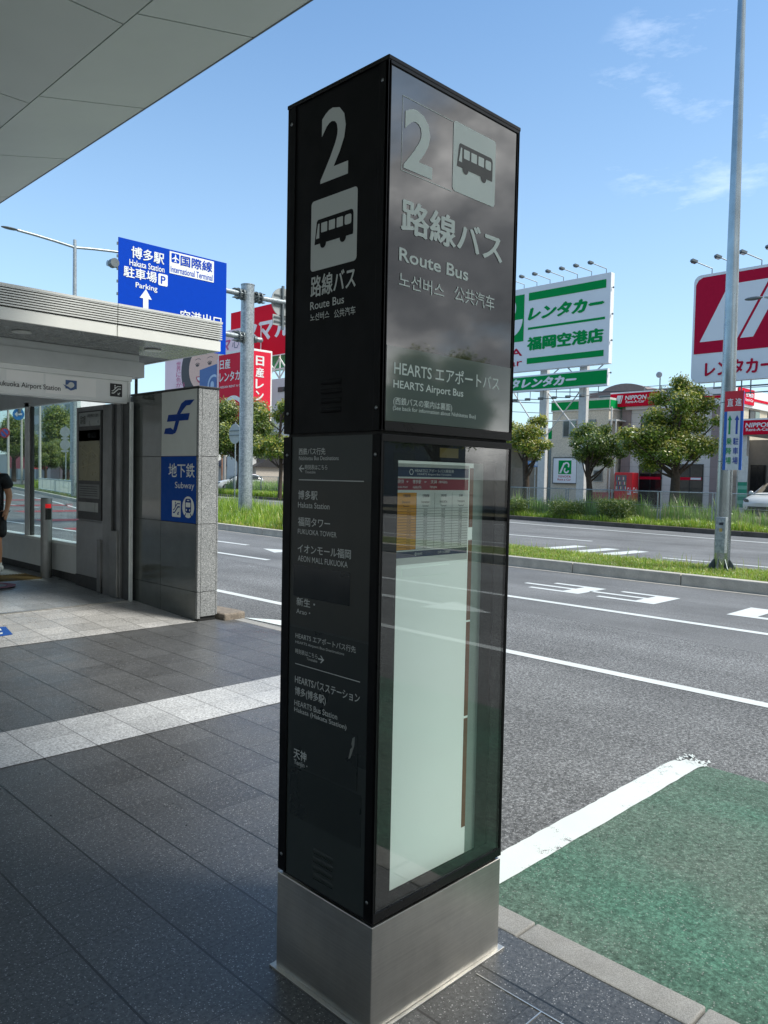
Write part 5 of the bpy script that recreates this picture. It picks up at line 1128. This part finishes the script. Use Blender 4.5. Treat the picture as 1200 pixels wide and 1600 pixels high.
m_ = MB(); m_.box(48.9, 65.6, 3.15, 50, 68.7, 3.28); m_.build('awning', P('awning_grey', '#4c5154', .5), gb); m_ = MB(); m_.rect(XG, -67.3, .3, -66.1, 2.95, .04, 0, .05); m_.build('door', P('door_brown', '#3a302b', .5), gb)
lsh = thing('low_house', 'low dark-roofed house with a pale wall behind the round tree', 'building', (46, 66, .2))
m_ = MB(); m_.box(43, 60.5, .2, 49, 68, 2.35); m_.build('wall', P('house_pale', '#b1aaa0', .8), lsh); m_ = MB(); m_.prism([(42.6, 60.2, 2.35), (49.4, 60.2, 2.35), (46, 60.2, 3.9)], (0, 8.2, 0)); m_.build('roof', P('roof_dark', '#2c2c2e', .6), lsh)
for x_, lab in ((40.0, 'weathered orange marker pole by the fence'), ): 
    m_ = MB(); m_.tube([(x_, 61.7, .1), (x_, 61.7, 3.5)], .12, 8); tag(m_.build('marker_pole', P('pole_orange', '#a8775a', .6)), lab, 'pole')
m_ = MB(); m_.tube([(39.5, 60.6, .1), (39.5, 60.6, 3.3)], .16, 8); tag(m_.build('concrete_pole', P('pole_concrete', '#8f8f8d', .8)), 'short grey concrete pole by the low house', 'pole')
rs = thing('traffic_sign', 'round traffic sign seen from its grey back beside the gantry pole', 'traffic sign', (28, 42.0, .05))
m_ = MB(); m_.tube([(28.06, 42.0, 0), (28.06, 42.0, 5.0)], .04, 8); m_.build('pole', M_GALV, rs); m_ = MB(); m_.disc(FX(28.0), -42.0, 4.24, .66, off=0, thick=.03, n=28); m_.build('disc', MATS['sign_back_grey'], rs); m_ = MB(); m_.box(27.96, 41.4, 4.1, 28.0, 42.6, 4.17); m_.box(27.96, 41.4, 4.4, 28.0, 42.6, 4.47); m_.build('bracket', M_GALVD, rs)
# ================================================================ CARS
M_CAR = P('car_white', '#d4d8d8', .22, var=.02, coat=.6); M_CARG = P('car_glass', '#14181a', .04, spec=.7); M_TYRE = P('tyre', '#1a1a1b', .85); M_RIM = P('rim', '#9a9d9f', .35, metal=.8); M_LAMP = P('headlamp', '#3d4448', .08); M_CBLK = P('car_black', '#17181a', .5); M_CARD = P('car_navy', '#1c2530', .2, coat=.6)
def make_car(label, paint, h=1.0, plate='福岡 12-34'):
    root = thing('parked_car', label, 'car', (0, 0, 0), 'parked cars')
    ST = [(2.03, .34, .50, .56, .56, .42), (1.97, .24, .62, .70, .74, .62), (1.75, .20, .72, .82, .82, .70), (1.35, .19, .83, .93, .845, .72), (.98, .19, .91, 1.00, .855, .72), (.28, .19, .95, 1.42, .86, .60), (-.45, .19, .96, 1.50, .86, .60), (-1.25, .19, .98, 1.46, .86, .58), (-1.72, .21, .99, 1.28, .845, .58), (-1.92, .26, .92, 1.0, .80, .60), (-2.0, .36, .70, .78, .70, .50)]
    b = MB(); gl = MB(); rows = []
    for x, zb, zbt, zt, w, wt in ST:
        zt = zt if zt < 1.05 else 1.05+(zt-1.05)*h
        half = [(w*.86, zb), (w*.98, zb+.10), (w, (zb+zbt)/2+.06), (w*.965, zbt), (wt+.035, zt-.075), (wt*.84, zt-.012), (wt*.45, zt+.012)]
        rows.append([(x, -y, z) for y, z in half]+[(x, y, z) for y, z in half[::-1]])
    n = len(rows[0]); off = len(b.v); b.v += [p for r in rows for p in r]
    for i in range(len(rows)-1):
        for k in range(n-1):
            kk = min(k, n-2-k); f = (i*n+k, i*n+k+1, (i+1)*n+k+1, (i+1)*n+k)
            glass = (kk == 3 and 5 <= i <= 7) or (i == 4 and kk >= 4) or (i == 7 and kk >= 5) or (i == 8 and kk >= 4 and False)
            b.f.append(f); b.m.append(1 if glass else 0)
        b.f.append((i*n, (i+1)*n, (i+1)*n+n-1, i*n+n-1)); b.m.append(2)
    b.f.append(tuple(range(n))); b.m.append(0); e = (len(rows)-1)*n; b.f.append(tuple(e+k for k in range(n))[::-1]); b.m.append(0)
    b.build('body', [paint, M_CARG, M_CBLK], root, smooth=True)
    for x in (1.25, -1.28):
        for s in (-1, 1):
            m = MB(); m.tube([(x, s*.70, .31), (x, s*.73, .31), (x, s*.86, .31), (x, s*.885, .31)], [.27, .31, .31, .28], 22); w_ = m.build('wheel', M_TYRE, root, smooth=True)
            m = MB(); m.tube([(x, s*.875, .31), (x, s*.895, .31)], .20, 20); m.build('rim', M_RIM, w_)
    for s in (-1, 1):
        m = MB(); m.add([(1.99, s*.47, .60), (1.985, s*.50, .71), (1.74, s*.80, .77), (1.80, s*.79, .68), (1.93, s*.70, .60)], [(0, 1, 2, 3, 4)]); m.prism([(1.99, s*.47, .60), (1.985, s*.50, .71), (1.74, s*.815, .77), (1.80, s*.81, .68), (1.95, s*.72, .60)], (.02, 0, 0)); m.build('headlight', M_LAMP, root)
        m = MB(); m.ell((.72, s*.97, 1.0), .06, .10, .075, 10, 7); m.obox((.74, s*.84, .96), (.74, s*.93, .98), .04, .04); m.build('mirror', paint, root, smooth=True)
        m = MB(); m.prism([(-1.93, s*.55, .70), (-1.93, s*.78, .72), (-1.80, s*.82, .98), (-1.86, s*.62, .98)], (-.03, 0, 0)); m.build('tail_light', P('tail_red', '#7d1a1c', .2), root)
    m = MB(); m.box(2.0, -.50, .30, 2.05, .50, .42, 0); m.box(1.98, -.62, .36, 2.01, .62, .40, 0); m.build('grille', M_CBLK, root, bevel=.01)
    m = MB(); m.box(2.05, -.17, .42, 2.06, .17, .56); m.build('licence_plate', P('plate_white', '#c9ccc8', .5), root)
    m = MB(); m.obox((1.0, -.35, 1.02), (.75, .1, 1.18), .015, .015); m.obox((1.0, .2, 1.02), (.75, .55, 1.17), .015, .015); m.build('wiper', M_CBLK, root)
    return root
car = make_car('white hatchback parked nose-out beside the red-signed office porch', M_CAR)
car.location = (35.1, 10.45, .22); car.rotation_euler = (0, 0, PI-.08)
place(car, (37.2, 54.6, .15), 2.6, 1.0, 'white car parked behind the fence by the round tree')
place(car, (33.0, -20.5, .22), PI*.96, 1.05, 'white car parked down the road, mirrored in the pylon glass')
dk = make_car('dark car parked down the road, mirrored in the pylon glass', M_CARD, 1.1); dk.location = (32.8, -17.6, .22); dk.rotation_euler = (0, 0, PI)

# ================================================================ VEGETATION
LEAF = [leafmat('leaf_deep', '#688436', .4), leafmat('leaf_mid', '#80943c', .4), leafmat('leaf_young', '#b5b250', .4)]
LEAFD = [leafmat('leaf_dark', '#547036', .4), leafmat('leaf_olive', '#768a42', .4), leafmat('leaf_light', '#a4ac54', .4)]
M_BARK = P('bark', '#4d4238', .95, var=.4, vscale=14, fine=90, bump=.7, bscale=40)
def leaves(mb, clumps, dens, size, young=.35, seed=1, flat=.75):
    g = np.random.default_rng(seed); V = []; F = []; MI = []; b = len(mb.v)
    for cx, cy, cz, r in clumps:
        n = max(20, int(dens*r*r)); d = g.normal(size=(n, 3)); d /= np.linalg.norm(d, axis=1)[:, None]
        rad = r*(g.random(n)**.38)*(1+.22*g.standard_normal(n)); p = d*rad[:, None]*np.array([1, 1, flat])+np.array([cx, cy, cz])
        nr = d+g.normal(size=(n, 3))*.75+np.array([0, 0, .35]); nr /= np.linalg.norm(nr, axis=1)[:, None]
        a = np.cross(nr, g.normal(size=(n, 3))); a /= np.linalg.norm(a, axis=1)[:, None]; c = np.cross(nr, a)
        L = size*(.65+.7*g.random(n))[:, None]; w = L*.42
        q = np.stack([p-a*L, p+c*w, p+a*L, p-c*w], 1)
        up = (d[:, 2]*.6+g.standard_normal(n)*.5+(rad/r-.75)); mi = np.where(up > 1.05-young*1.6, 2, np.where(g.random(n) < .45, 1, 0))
        V.append(q.reshape(-1, 3)); MI.append(mi)
    V = np.concatenate(V); MI = np.concatenate(MI); n = len(MI)
    mb.v += [tuple(x) for x in V]; mb.f += [(b+4*i, b+4*i+1, b+4*i+2, b+4*i+3) for i in range(n)]; mb.m += [int(x) for x in MI]
def make_tree(name, label, base, clumps, trunk, dens=900, size=.085, young=.35, seed=1, mats=None, group=None, r0=.16, flat=.75):
    root = thing(name, label, 'tree', base, group); bx, by, bz = base; m = MB(); ax = Vector((bx, by, bz))
    top = Vector(trunk); m.tube([ax-Vector((0, 0, .1)), ax.lerp(top, .35)+Vector((.05, -.04, 0)), ax.lerp(top, .7)+Vector((-.03, .03, 0)), top], [r0*1.25, r0, r0*.75, r0*.4], 12)
    g = random.Random(seed)
    for cx, cy, cz, r in clumps:
        s = ax.lerp(top, min(.95, max(.35, (cz-bz-.9)/max(.3, (top.z-bz))+g.uniform(-.15, .05)))); e = Vector((cx, cy, cz))
        m.tube([s, s.lerp(e, .5)+Vector((0, 0, -.08)), e], [r0*.38, r0*.24, r0*.08], 6)
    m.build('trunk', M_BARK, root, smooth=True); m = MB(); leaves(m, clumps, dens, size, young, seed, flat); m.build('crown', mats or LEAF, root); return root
LAT = Vector((.7071, -.7071, 0)); DEP = Vector((.7071, .7071, 0))
def from_view(base, pts, k, x0, y0, ys, seed, dz=.7):
    """clumps of a crown given as (across, up, radius) in one consistent unit k"""
    g = random.Random(seed); o = []
    for x, y, r in pts:
        R_ = r*k; p = Vector(base)+LAT*((x-x0)*k)+DEP*g.uniform(-dz, dz); o.append((p.x, p.y, ys-(y-y0)*k, R_*1.12))
    return o
P1 = [(460, 95, 62), (480, 165, 100), (590, 190, 95), (320, 235, 85), (690, 285, 90), (560, 285, 115), (420, 290, 115), (240, 400, 85), (300, 430, 100), (480, 440, 125), (640, 450, 105), (720, 440, 52), (110, 585, 95), (220, 560, 110), (380, 570, 120), (190, 690, 120), (330, 700, 115), (590, 640, 100), (680, 650, 90), (620, 725, 60), (240, 810, 75), (460, 620, 105), (40, 640, 75), (-30, 560, 70)]
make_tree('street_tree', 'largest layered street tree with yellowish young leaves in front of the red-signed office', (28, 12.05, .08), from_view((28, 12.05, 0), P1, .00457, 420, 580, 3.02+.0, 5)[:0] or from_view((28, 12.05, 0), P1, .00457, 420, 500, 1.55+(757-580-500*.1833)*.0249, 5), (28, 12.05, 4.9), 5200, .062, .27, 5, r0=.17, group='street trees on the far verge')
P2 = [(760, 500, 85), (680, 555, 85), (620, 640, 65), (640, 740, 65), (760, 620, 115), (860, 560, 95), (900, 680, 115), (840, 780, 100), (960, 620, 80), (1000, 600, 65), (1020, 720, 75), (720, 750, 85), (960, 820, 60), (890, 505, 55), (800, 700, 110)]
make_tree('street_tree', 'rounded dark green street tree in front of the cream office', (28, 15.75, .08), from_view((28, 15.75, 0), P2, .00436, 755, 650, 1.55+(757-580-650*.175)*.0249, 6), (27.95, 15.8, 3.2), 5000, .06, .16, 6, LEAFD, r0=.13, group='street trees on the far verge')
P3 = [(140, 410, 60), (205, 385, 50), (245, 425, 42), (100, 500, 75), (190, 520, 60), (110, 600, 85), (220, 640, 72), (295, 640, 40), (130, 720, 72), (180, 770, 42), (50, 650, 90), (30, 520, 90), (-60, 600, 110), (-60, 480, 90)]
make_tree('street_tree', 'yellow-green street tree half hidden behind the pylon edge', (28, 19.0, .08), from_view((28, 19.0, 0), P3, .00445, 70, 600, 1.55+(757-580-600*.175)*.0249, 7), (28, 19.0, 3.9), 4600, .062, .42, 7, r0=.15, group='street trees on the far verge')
rt = random.Random(4); C4 = []
for k in range(26):
    a = rt.uniform(0, 2*PI); e = rt.uniform(-.6, 1); q = rt.uniform(.55, 1); C4.append((33+1.9*q*math.cos(a)*math.sqrt(1-max(0, e)**2*.6), 48.7+1.9*q*math.sin(a)*math.sqrt(1-max(0, e)**2*.6), 4.6+2.0*e, rt.uniform(.7, 1.05)))
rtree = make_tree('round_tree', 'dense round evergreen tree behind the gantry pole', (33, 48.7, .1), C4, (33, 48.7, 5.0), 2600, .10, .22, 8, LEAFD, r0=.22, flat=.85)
C5 = [(30+.5*rt.uniform(-1, 1)*2, 40.0+rt.uniform(-1.2, 1.4), 2.9+3.3*rt.random(), rt.uniform(.4, .75)) for k in range(16)]
make_tree('slender_tree', 'loose olive tree showing beside the left edge of the pylon', (30, 39.7, .08), C5, (30, 39.7, 5.6), 1100, .12, .35, 9, LEAF, r0=.12)
for x, y, s, rz, lab in ((31.5, 82, .62, 1.0, 'young tree seen through the left part of the entrance glass'), (33, 77, .55, 2.2, 'small tree seen through the entrance glass beside the double round signs'), (36, 88, .7, 3.3, 'tree seen through the entrance glass behind the utility poles'), (41, 99, 1.35, 4.0, 'tall dark tree against the white tower block in the entrance glass'), (39, 112, 1.25, 5.1, 'tall tree at the left edge of the entrance glass view'), (44, 88, 1.0, .4, 'tree behind the small tree at the right of the entrance glass')): place(rtree, (x, y, .1), rz, s, lab, 'trees seen through the entrance glass')
for x, y, s, rz in ((28.5, -9, .8, .6), (28.2, -15.5, .95, 2.0), (28.8, -25, 1.1, 4.4)): place(rtree, (x, y, .1), rz, s, 'street tree along the far verge mirrored in the pylon glass', 'trees mirrored in the pylon glass')
def hedge(y0, y1, x0, x1, z1, label, seed):
    root = thing('hedge', label, 'hedge', ((x0+x1)/2, (y0+y1)/2, .06), 'clipped hedges on the far verge'); g = np.random.default_rng(seed); cl = []
    for x in np.arange(x0+.13, x1-.08, .15):
        for y in np.arange(y0+.13, y1-.08, .15):
            for z in np.arange(.20, z1-.08, .15): cl.append((x+g.normal()*.03, y+g.normal()*.03, z+g.normal()*.02, .13+.025*g.random()))
    m = MB(); leaves(m, cl, 2600, .026, .12, seed, 1.0); m.build('foliage', LEAFD, root); m = MB()
    for k in range(9): p = (g.uniform(x0+.2, x1-.2), g.uniform(y0+.2, y1-.2)); m.tube([(p[0], p[1], .0), (p[0]+.05, p[1], z1*.6)], .012, 5)
    m.build('stem', M_BARK, root)
hedge(14.75, 16.2, 25.45, 26.3, .80, 'clipped box hedge nearer the pylon on the far verge', 21); hedge(12.55, 14.0, 25.35, 26.2, 1.02, 'taller clipped box hedge in front of the mesh fence', 22); hedge(17.6, 19.6, 25.9, 26.7, .85, 'clipped hedge just behind the pylon edge on the far verge', 23)
GR = [leafmat('grass_fresh', '#a6c24c', .45), leafmat('grass_deep', '#83a63c', .45), leafmat('grass_dry', '#c0bd68', .4)]
def grass(name, n, pos, hr, w, seed, lean=.5, mats=GR, mix=(.5, .38, .12), kind='stuff', label=None, patch=0):
    g = np.random.default_rng(seed); p = pos(g, n); n = len(p)
    h = hr[0]+(hr[1]-hr[0])*g.random(n)**1.4
    if patch: h *= .45+1.1*np.clip(.5+.5*np.sin(p[:, 0]*1.9+np.sin(p[:, 1]*1.3)*2)*np.sin(p[:, 1]*2.3+1), 0, 1)
    a = g.random(n)*2*np.pi; d = np.stack([np.cos(a), np.sin(a), 0*a], 1); s = np.stack([-d[:, 1], d[:, 0], 0*a], 1)
    l = (lean*g.random(n)*h)[:, None]; ww = (w*(.6+.8*g.random(n)))[:, None]; z = np.array([0, 0, 1.0])
    b0 = p-s*ww; b1 = p+s*ww; m0 = p+d*l*.35+z*(h*.6)[:, None]-s*ww*.7; m1 = p+d*l*.35+z*(h*.6)[:, None]+s*ww*.7; t = p+d*l+z*(h*(1-.25*l[:, 0]/np.maximum(h, 1e-3)))[:, None]
    V = np.stack([b0, b1, m1, m0, t], 1).reshape(-1, 3); me = bpy.data.meshes.new(name); F = []
    for i in range(n): F.append((5*i, 5*i+1, 5*i+2, 5*i+3)); F.append((5*i+3, 5*i+2, 5*i+4))
    me.from_pydata(V.tolist(), [], F); mi = g.choice(3, n, p=mix)
    for m in mats: me.materials.append(m)
    me.polygons.foreach_set('material_index', np.repeat(mi, 2).astype(np.int32)); me.update()
    o = bpy.data.objects.new(name, me); COL.objects.link(o); o['kind'] = kind; return o
def stripp(pl, o0, o1, y0, y1, z):
    def f(g, n):
        y = y0+(y1-y0)*g.random(n); x = np.interp(y, [q[0] for q in pl], [q[1] for q in pl])+o0+(o1-o0)*g.random(n); return np.stack([x, y, np.full(n, z)], 1)
    return f
def between(y0, y1, a, b, z):
    def f(g, n):
        y = y0+(y1-y0)*g.random(n); l = np.interp(y, [q[0] for q in MEDF], [q[1] for q in MEDF])+a; r = np.interp(y, [q[0] for q in MEDB], [q[1] for q in MEDB])-b; return np.stack([l+(r-l)*g.random(n), y, np.full(n, z)], 1)
    return f
grass('median_lawn', 52000, between(-4, 13, .17, .12, .045), (.03, .085), .0055, 31, .9, mix=(.42, .28, .30))
grass('median_tufts', 900, between(-4, 13, .5, .1, .045), (.12, .32), .004, 32, .5, mix=(.4, .2, .4))
grass('median_tall_grass', 30000, between(13.5, 34, .35, .1, .045), (.18, .58), .010, 33, .5, patch=1)
grass('median_edge_grass', 12000, between(13, 34, .17, 1.9, .045), (.08, .22), .009, 34, .7, mix=(.3, .2, .5))
grass('verge_grass', 26000, stripp(FARK, .25, 1.5, -4, 26, .06), (.08, .27), .011, 35, .7, patch=1)
grass('verge_grass_behind', 15000, stripp(FARK, .25, 1.5, 34, 52, .06), (.2, .5), .02, 36, .6)
WD = [leafmat('weed_grey_green', '#9cba68', .4), leafmat('weed_green', '#8fb94e', .4), leafmat('weed_straw', '#bdb98c', .4)]
grass('weeds_by_fence', 15000, stripp(FARK, 1.6, 3.2, -4, 26, .15), (.25, .85), .013, 37, .5, WD, (.45, .4, .15), patch=1)
grass('weeds_by_fence_behind', 8000, stripp(FARK, 1.6, 3.4, 34, 52, .15), (.4, 1.2), .03, 38, .5, WD, (.5, .4, .1))
grass('median_far_grass', 16000, between(38, 70, 1.6, .5, .05), (.3, .9), .03, 39, .5)
# chain-link fence along the far verge
def mesh_fence(label, y0, y1, step, off=1.55, zt=1.24):
    X_ = lambda y: lerp_poly(FARK, y)+off; root = thing('mesh_fence', label, 'fence', (X_((y0+y1)/2), (y0+y1)/2, .06)); first = None; y = y0
    while y < y1+.01:
        m = MB()
        for d in (-.06, .06): m.tube([(X_(y+d), y+d, .0), (X_(y+d), y+d, zt)], .026, 8)
        m.build('post', M_GALV, root); y += step
    m = MB(); ys = np.arange(y0, y1+.01, step)
    for z in (zt, .72, .18): m.tube([(X_(q), q, z) for q in ys], .018 if z > 1 else .008, 6)
    m.build('rail', M_GALV, root); m = MB(); H = zt-.18; q = y0
    while q < y1:
        for s in (1, -1):
            a = (X_(q)-.03, q, .18); e = q+s*H; b = (X_(e)-.03, e, zt); m.obox(a, b, .0028, .0028)
        q += .062
    m.build('wire_mesh', P('fence_wire', '#868c84', .7), root)
mesh_fence('waist-high grey chain-link fence on double posts in front of the rental offices', -5.4, 26, 2.15)
mesh_fence('chain-link fence in front of the pale grey building', 35, 52, 2.5, zt=1.45)

# ================================================================ SEEN THROUGH THE ENTRANCE GLASS
gr = thing('guard_rail', 'long white barred guard rail along the curving median', 'guard rail', (14.8, 36, .05)); m = MB(); GX = lambda y: lerp_poly(MEDF, y)+1.0; y = 26.0
while y < 62:
    m.box(GX(y)-.012, y-.012, .1, GX(y)+.012, y+.012, .95); y += .13
m.build('bar', P('rail_white', '#c9d2d0', .5), gr); m = MB(); ys = np.arange(26, 62.1, 2)
for z in (.95, .14): m.tube([(GX(q), q, z) for q in ys], .028, 8)
m.build('rail', MATS['rail_white'], gr)
for q in ys:
    m = MB(); m.tube([(GX(q), q, 0), (GX(q), q, 1.0)], .035, 8); m.build('post', MATS['rail_white'], gr)
M_CONC = P('utility_concrete', '#b5b6b0', .8)
def upole(x, y, h, r, label, extra=None):
    t_ = thing('utility_pole', label, 'pole', (x, y, .05), 'utility poles'); m = MB(); m.tube([(x, y, 0), (x, y, h)], [r, r*.7], 12); m.build('pole', M_CONC, t_, smooth=True); m = MB()
    for z in (h-.6, h-1.5): m.obox((x-.9, y+.9, z), (x+.9, y-.9, z), .09, .09)
    m.build('crossarm', M_GALVD, t_); m = MB(); m.tube([(x-.25, y-.2, h-2.9), (x-.25, y-.2, h-2.0)], .22, 12); m.build('transformer', M_GALVD, t_); return t_
upole(30, 88.4, 11, .15, 'concrete utility pole at the left of the entrance glass view'); upole(30, 79.6, 11.5, .15, 'concrete utility pole with a small blue plate in the entrance glass view')
upole(30, 84.5, 10.5, .13, 'concrete utility pole beside the white mullion'); 
m = MB(); m.tube([(21.8, 52.7, 0), (21.8, 52.7, 8)], .17, 14); tag(m.build('steel_pole', M_GALV, smooth=True), 'pale steel pole at the right edge of the entrance glass', 'pole')
r_s = thing('traffic_sign', 'pole with two round traffic signs seen from behind in the entrance glass', 'traffic sign', (22, 54.3, .05)); m = MB(); m.tube([(22, 54.3, 0), (22, 54.3, 4.8)], .045, 8); m.build('pole', M_GALV, r_s)
for z in (4.35, 3.45):
    m = MB(); m.disc((Vector((21.94, 54.3, z)), Vector((.7071, -.7071, 0)), Vector((0, 0, 1))), 0, 0, .36, n=24, thick=.03); m.disc((Vector((21.94, 54.3, z-.45)), Vector((.7071, -.7071, 0)), Vector((0, 0, 1))), 0, 0, .30, .10, n=12, thick=.03); m.build('disc', MATS['sign_back_grey'], r_s)
FV = lambda x, y, z: (Vector((x, y, z)), Vector((.7071, -.7071, 0)), Vector((0, 0, 1)))
r_s = thing('traffic_sign', 'round red and blue no-stopping sign in the entrance glass view', 'traffic sign', (29.7, 88.3, 3.5)); m = MB(); f_ = FV(29.6, 88.3, 5.6); m.disc(f_, 0, 0, .55, off=0, thick=.03); m.disc(f_, 0, 0, .40, off=.02, mi=1); m.poly(f_, [(-.34, .22), (-.22, .34), (.34, -.22), (.22, -.34)], .035, 0); m.build('disc', [P('ns_red', '#b5333d', .4), P('ns_blue', '#2d5aa8', .4)], r_s)
r_s = thing('traffic_sign', 'blue round arrow sign high on a pole in the entrance glass view', 'traffic sign', (28, 80.5, 6)); m = MB(); f_ = FV(29.6, 84.3, 7.45); m.disc(f_, 0, 0, .62, thick=.03); m.poly(f_, [(-.4, 0), (-.1, .28), (-.1, .1), (.4, .1), (.4, -.1), (-.1, -.1), (-.1, -.28)], .03, 1); m.build('disc', [P('arrow_blue', '#2b7fc0', .4), M_NISW], r_s)
wt_ = thing('tower_block', 'white tower block rising behind the trees in the entrance glass', 'building', (66, 150, .1)); m = MB(); m.box(60, 141, 0, 66, 163, 24); m.build('wall', panelled('tower_panel', '#c3cacb', 3.0, 3.2, .35), wt_)
XTB = FX(60); [window(wt_, XTB, -y-2.6, z, -y, z+1.5, M_ALU, M_PANE, 2, .02, .12) for y in (142.5, 147.5, 152.5, 157.5) for z in (6.2, 9.4, 12.6, 15.8)]
pw = thing('warehouse', 'long white low building behind the far trees', 'building', (58, 112, .1)); m = MB(); m.box(50, 90, 0, 64, 150, 4.4); m.build('wall', P('warehouse_white', '#c4c8c4', .8), pw); m = MB()
for k in range(9): m.box(49.9, 93+k*6, .2, 50.0, 96.5+k*6, 2.6)
m.build('shutter', P('shutter_grey', '#8c9293', .6), pw)
m = MB(); m.box(44, 118, 1.8, 46, 128, 5.5); tag(m.build('red_shop_sign', P('shop_red', '#c43c48', .5)), 'red shop sign at the far left of the entrance glass', 'sign')
# ================================================================ MIRRORED IN THE PYLON GLASS
rb_ = thing('hangar_building', 'grey flat-roofed building across the road, mirrored in the pylon glass', 'building', (38, -44, .1)); m = MB(); m.box(24, -60, 0, 52, -42, 6.8); m.box(33, -58, 6.8, 44, -46, 8.6); m.build('wall', panelled('hangar_wall', '#666a69', 4, 3, .3), rb_); m = MB(); m.tube([(30, -46, 6), (30, -46, 13.5)], .08, 6); m.build('mast', M_GALVD, rb_); m = MB()
for k in range(6): m.rect((Vector((0, -42, 0)), Vector((-1, 0, 0)), Vector((0, 0, 1))), -49.5+k*4, 2.2, -47+k*4, 3.6, .02, 0, .04)
m.build('window', M_PANE, rb_)
# overhead wires between two poles behind the offices
uw1 = upole(52, 38, 9.6, .18, 'utility pole behind the low green-fasciaed canopy'); uw2 = upole(52, -6, 9.6, .18, 'utility pole out beyond the red-signed office'); m = MB()
for z, o in ((9.0, -.7), (9.0, .7), (8.1, -.5), (8.1, .5), (7.3, 0)):
    m.tube([(52+o*.7, 38-44*k/16-o*.7, z-1.0*4*(k/16)*(1-k/16)) for k in range(17)], .025, 5)
tag(m.build('overhead_wires', P('wire_dark', '#3b4044', .6)), 'thin dark overhead wires strung behind the rental offices', 'wires')
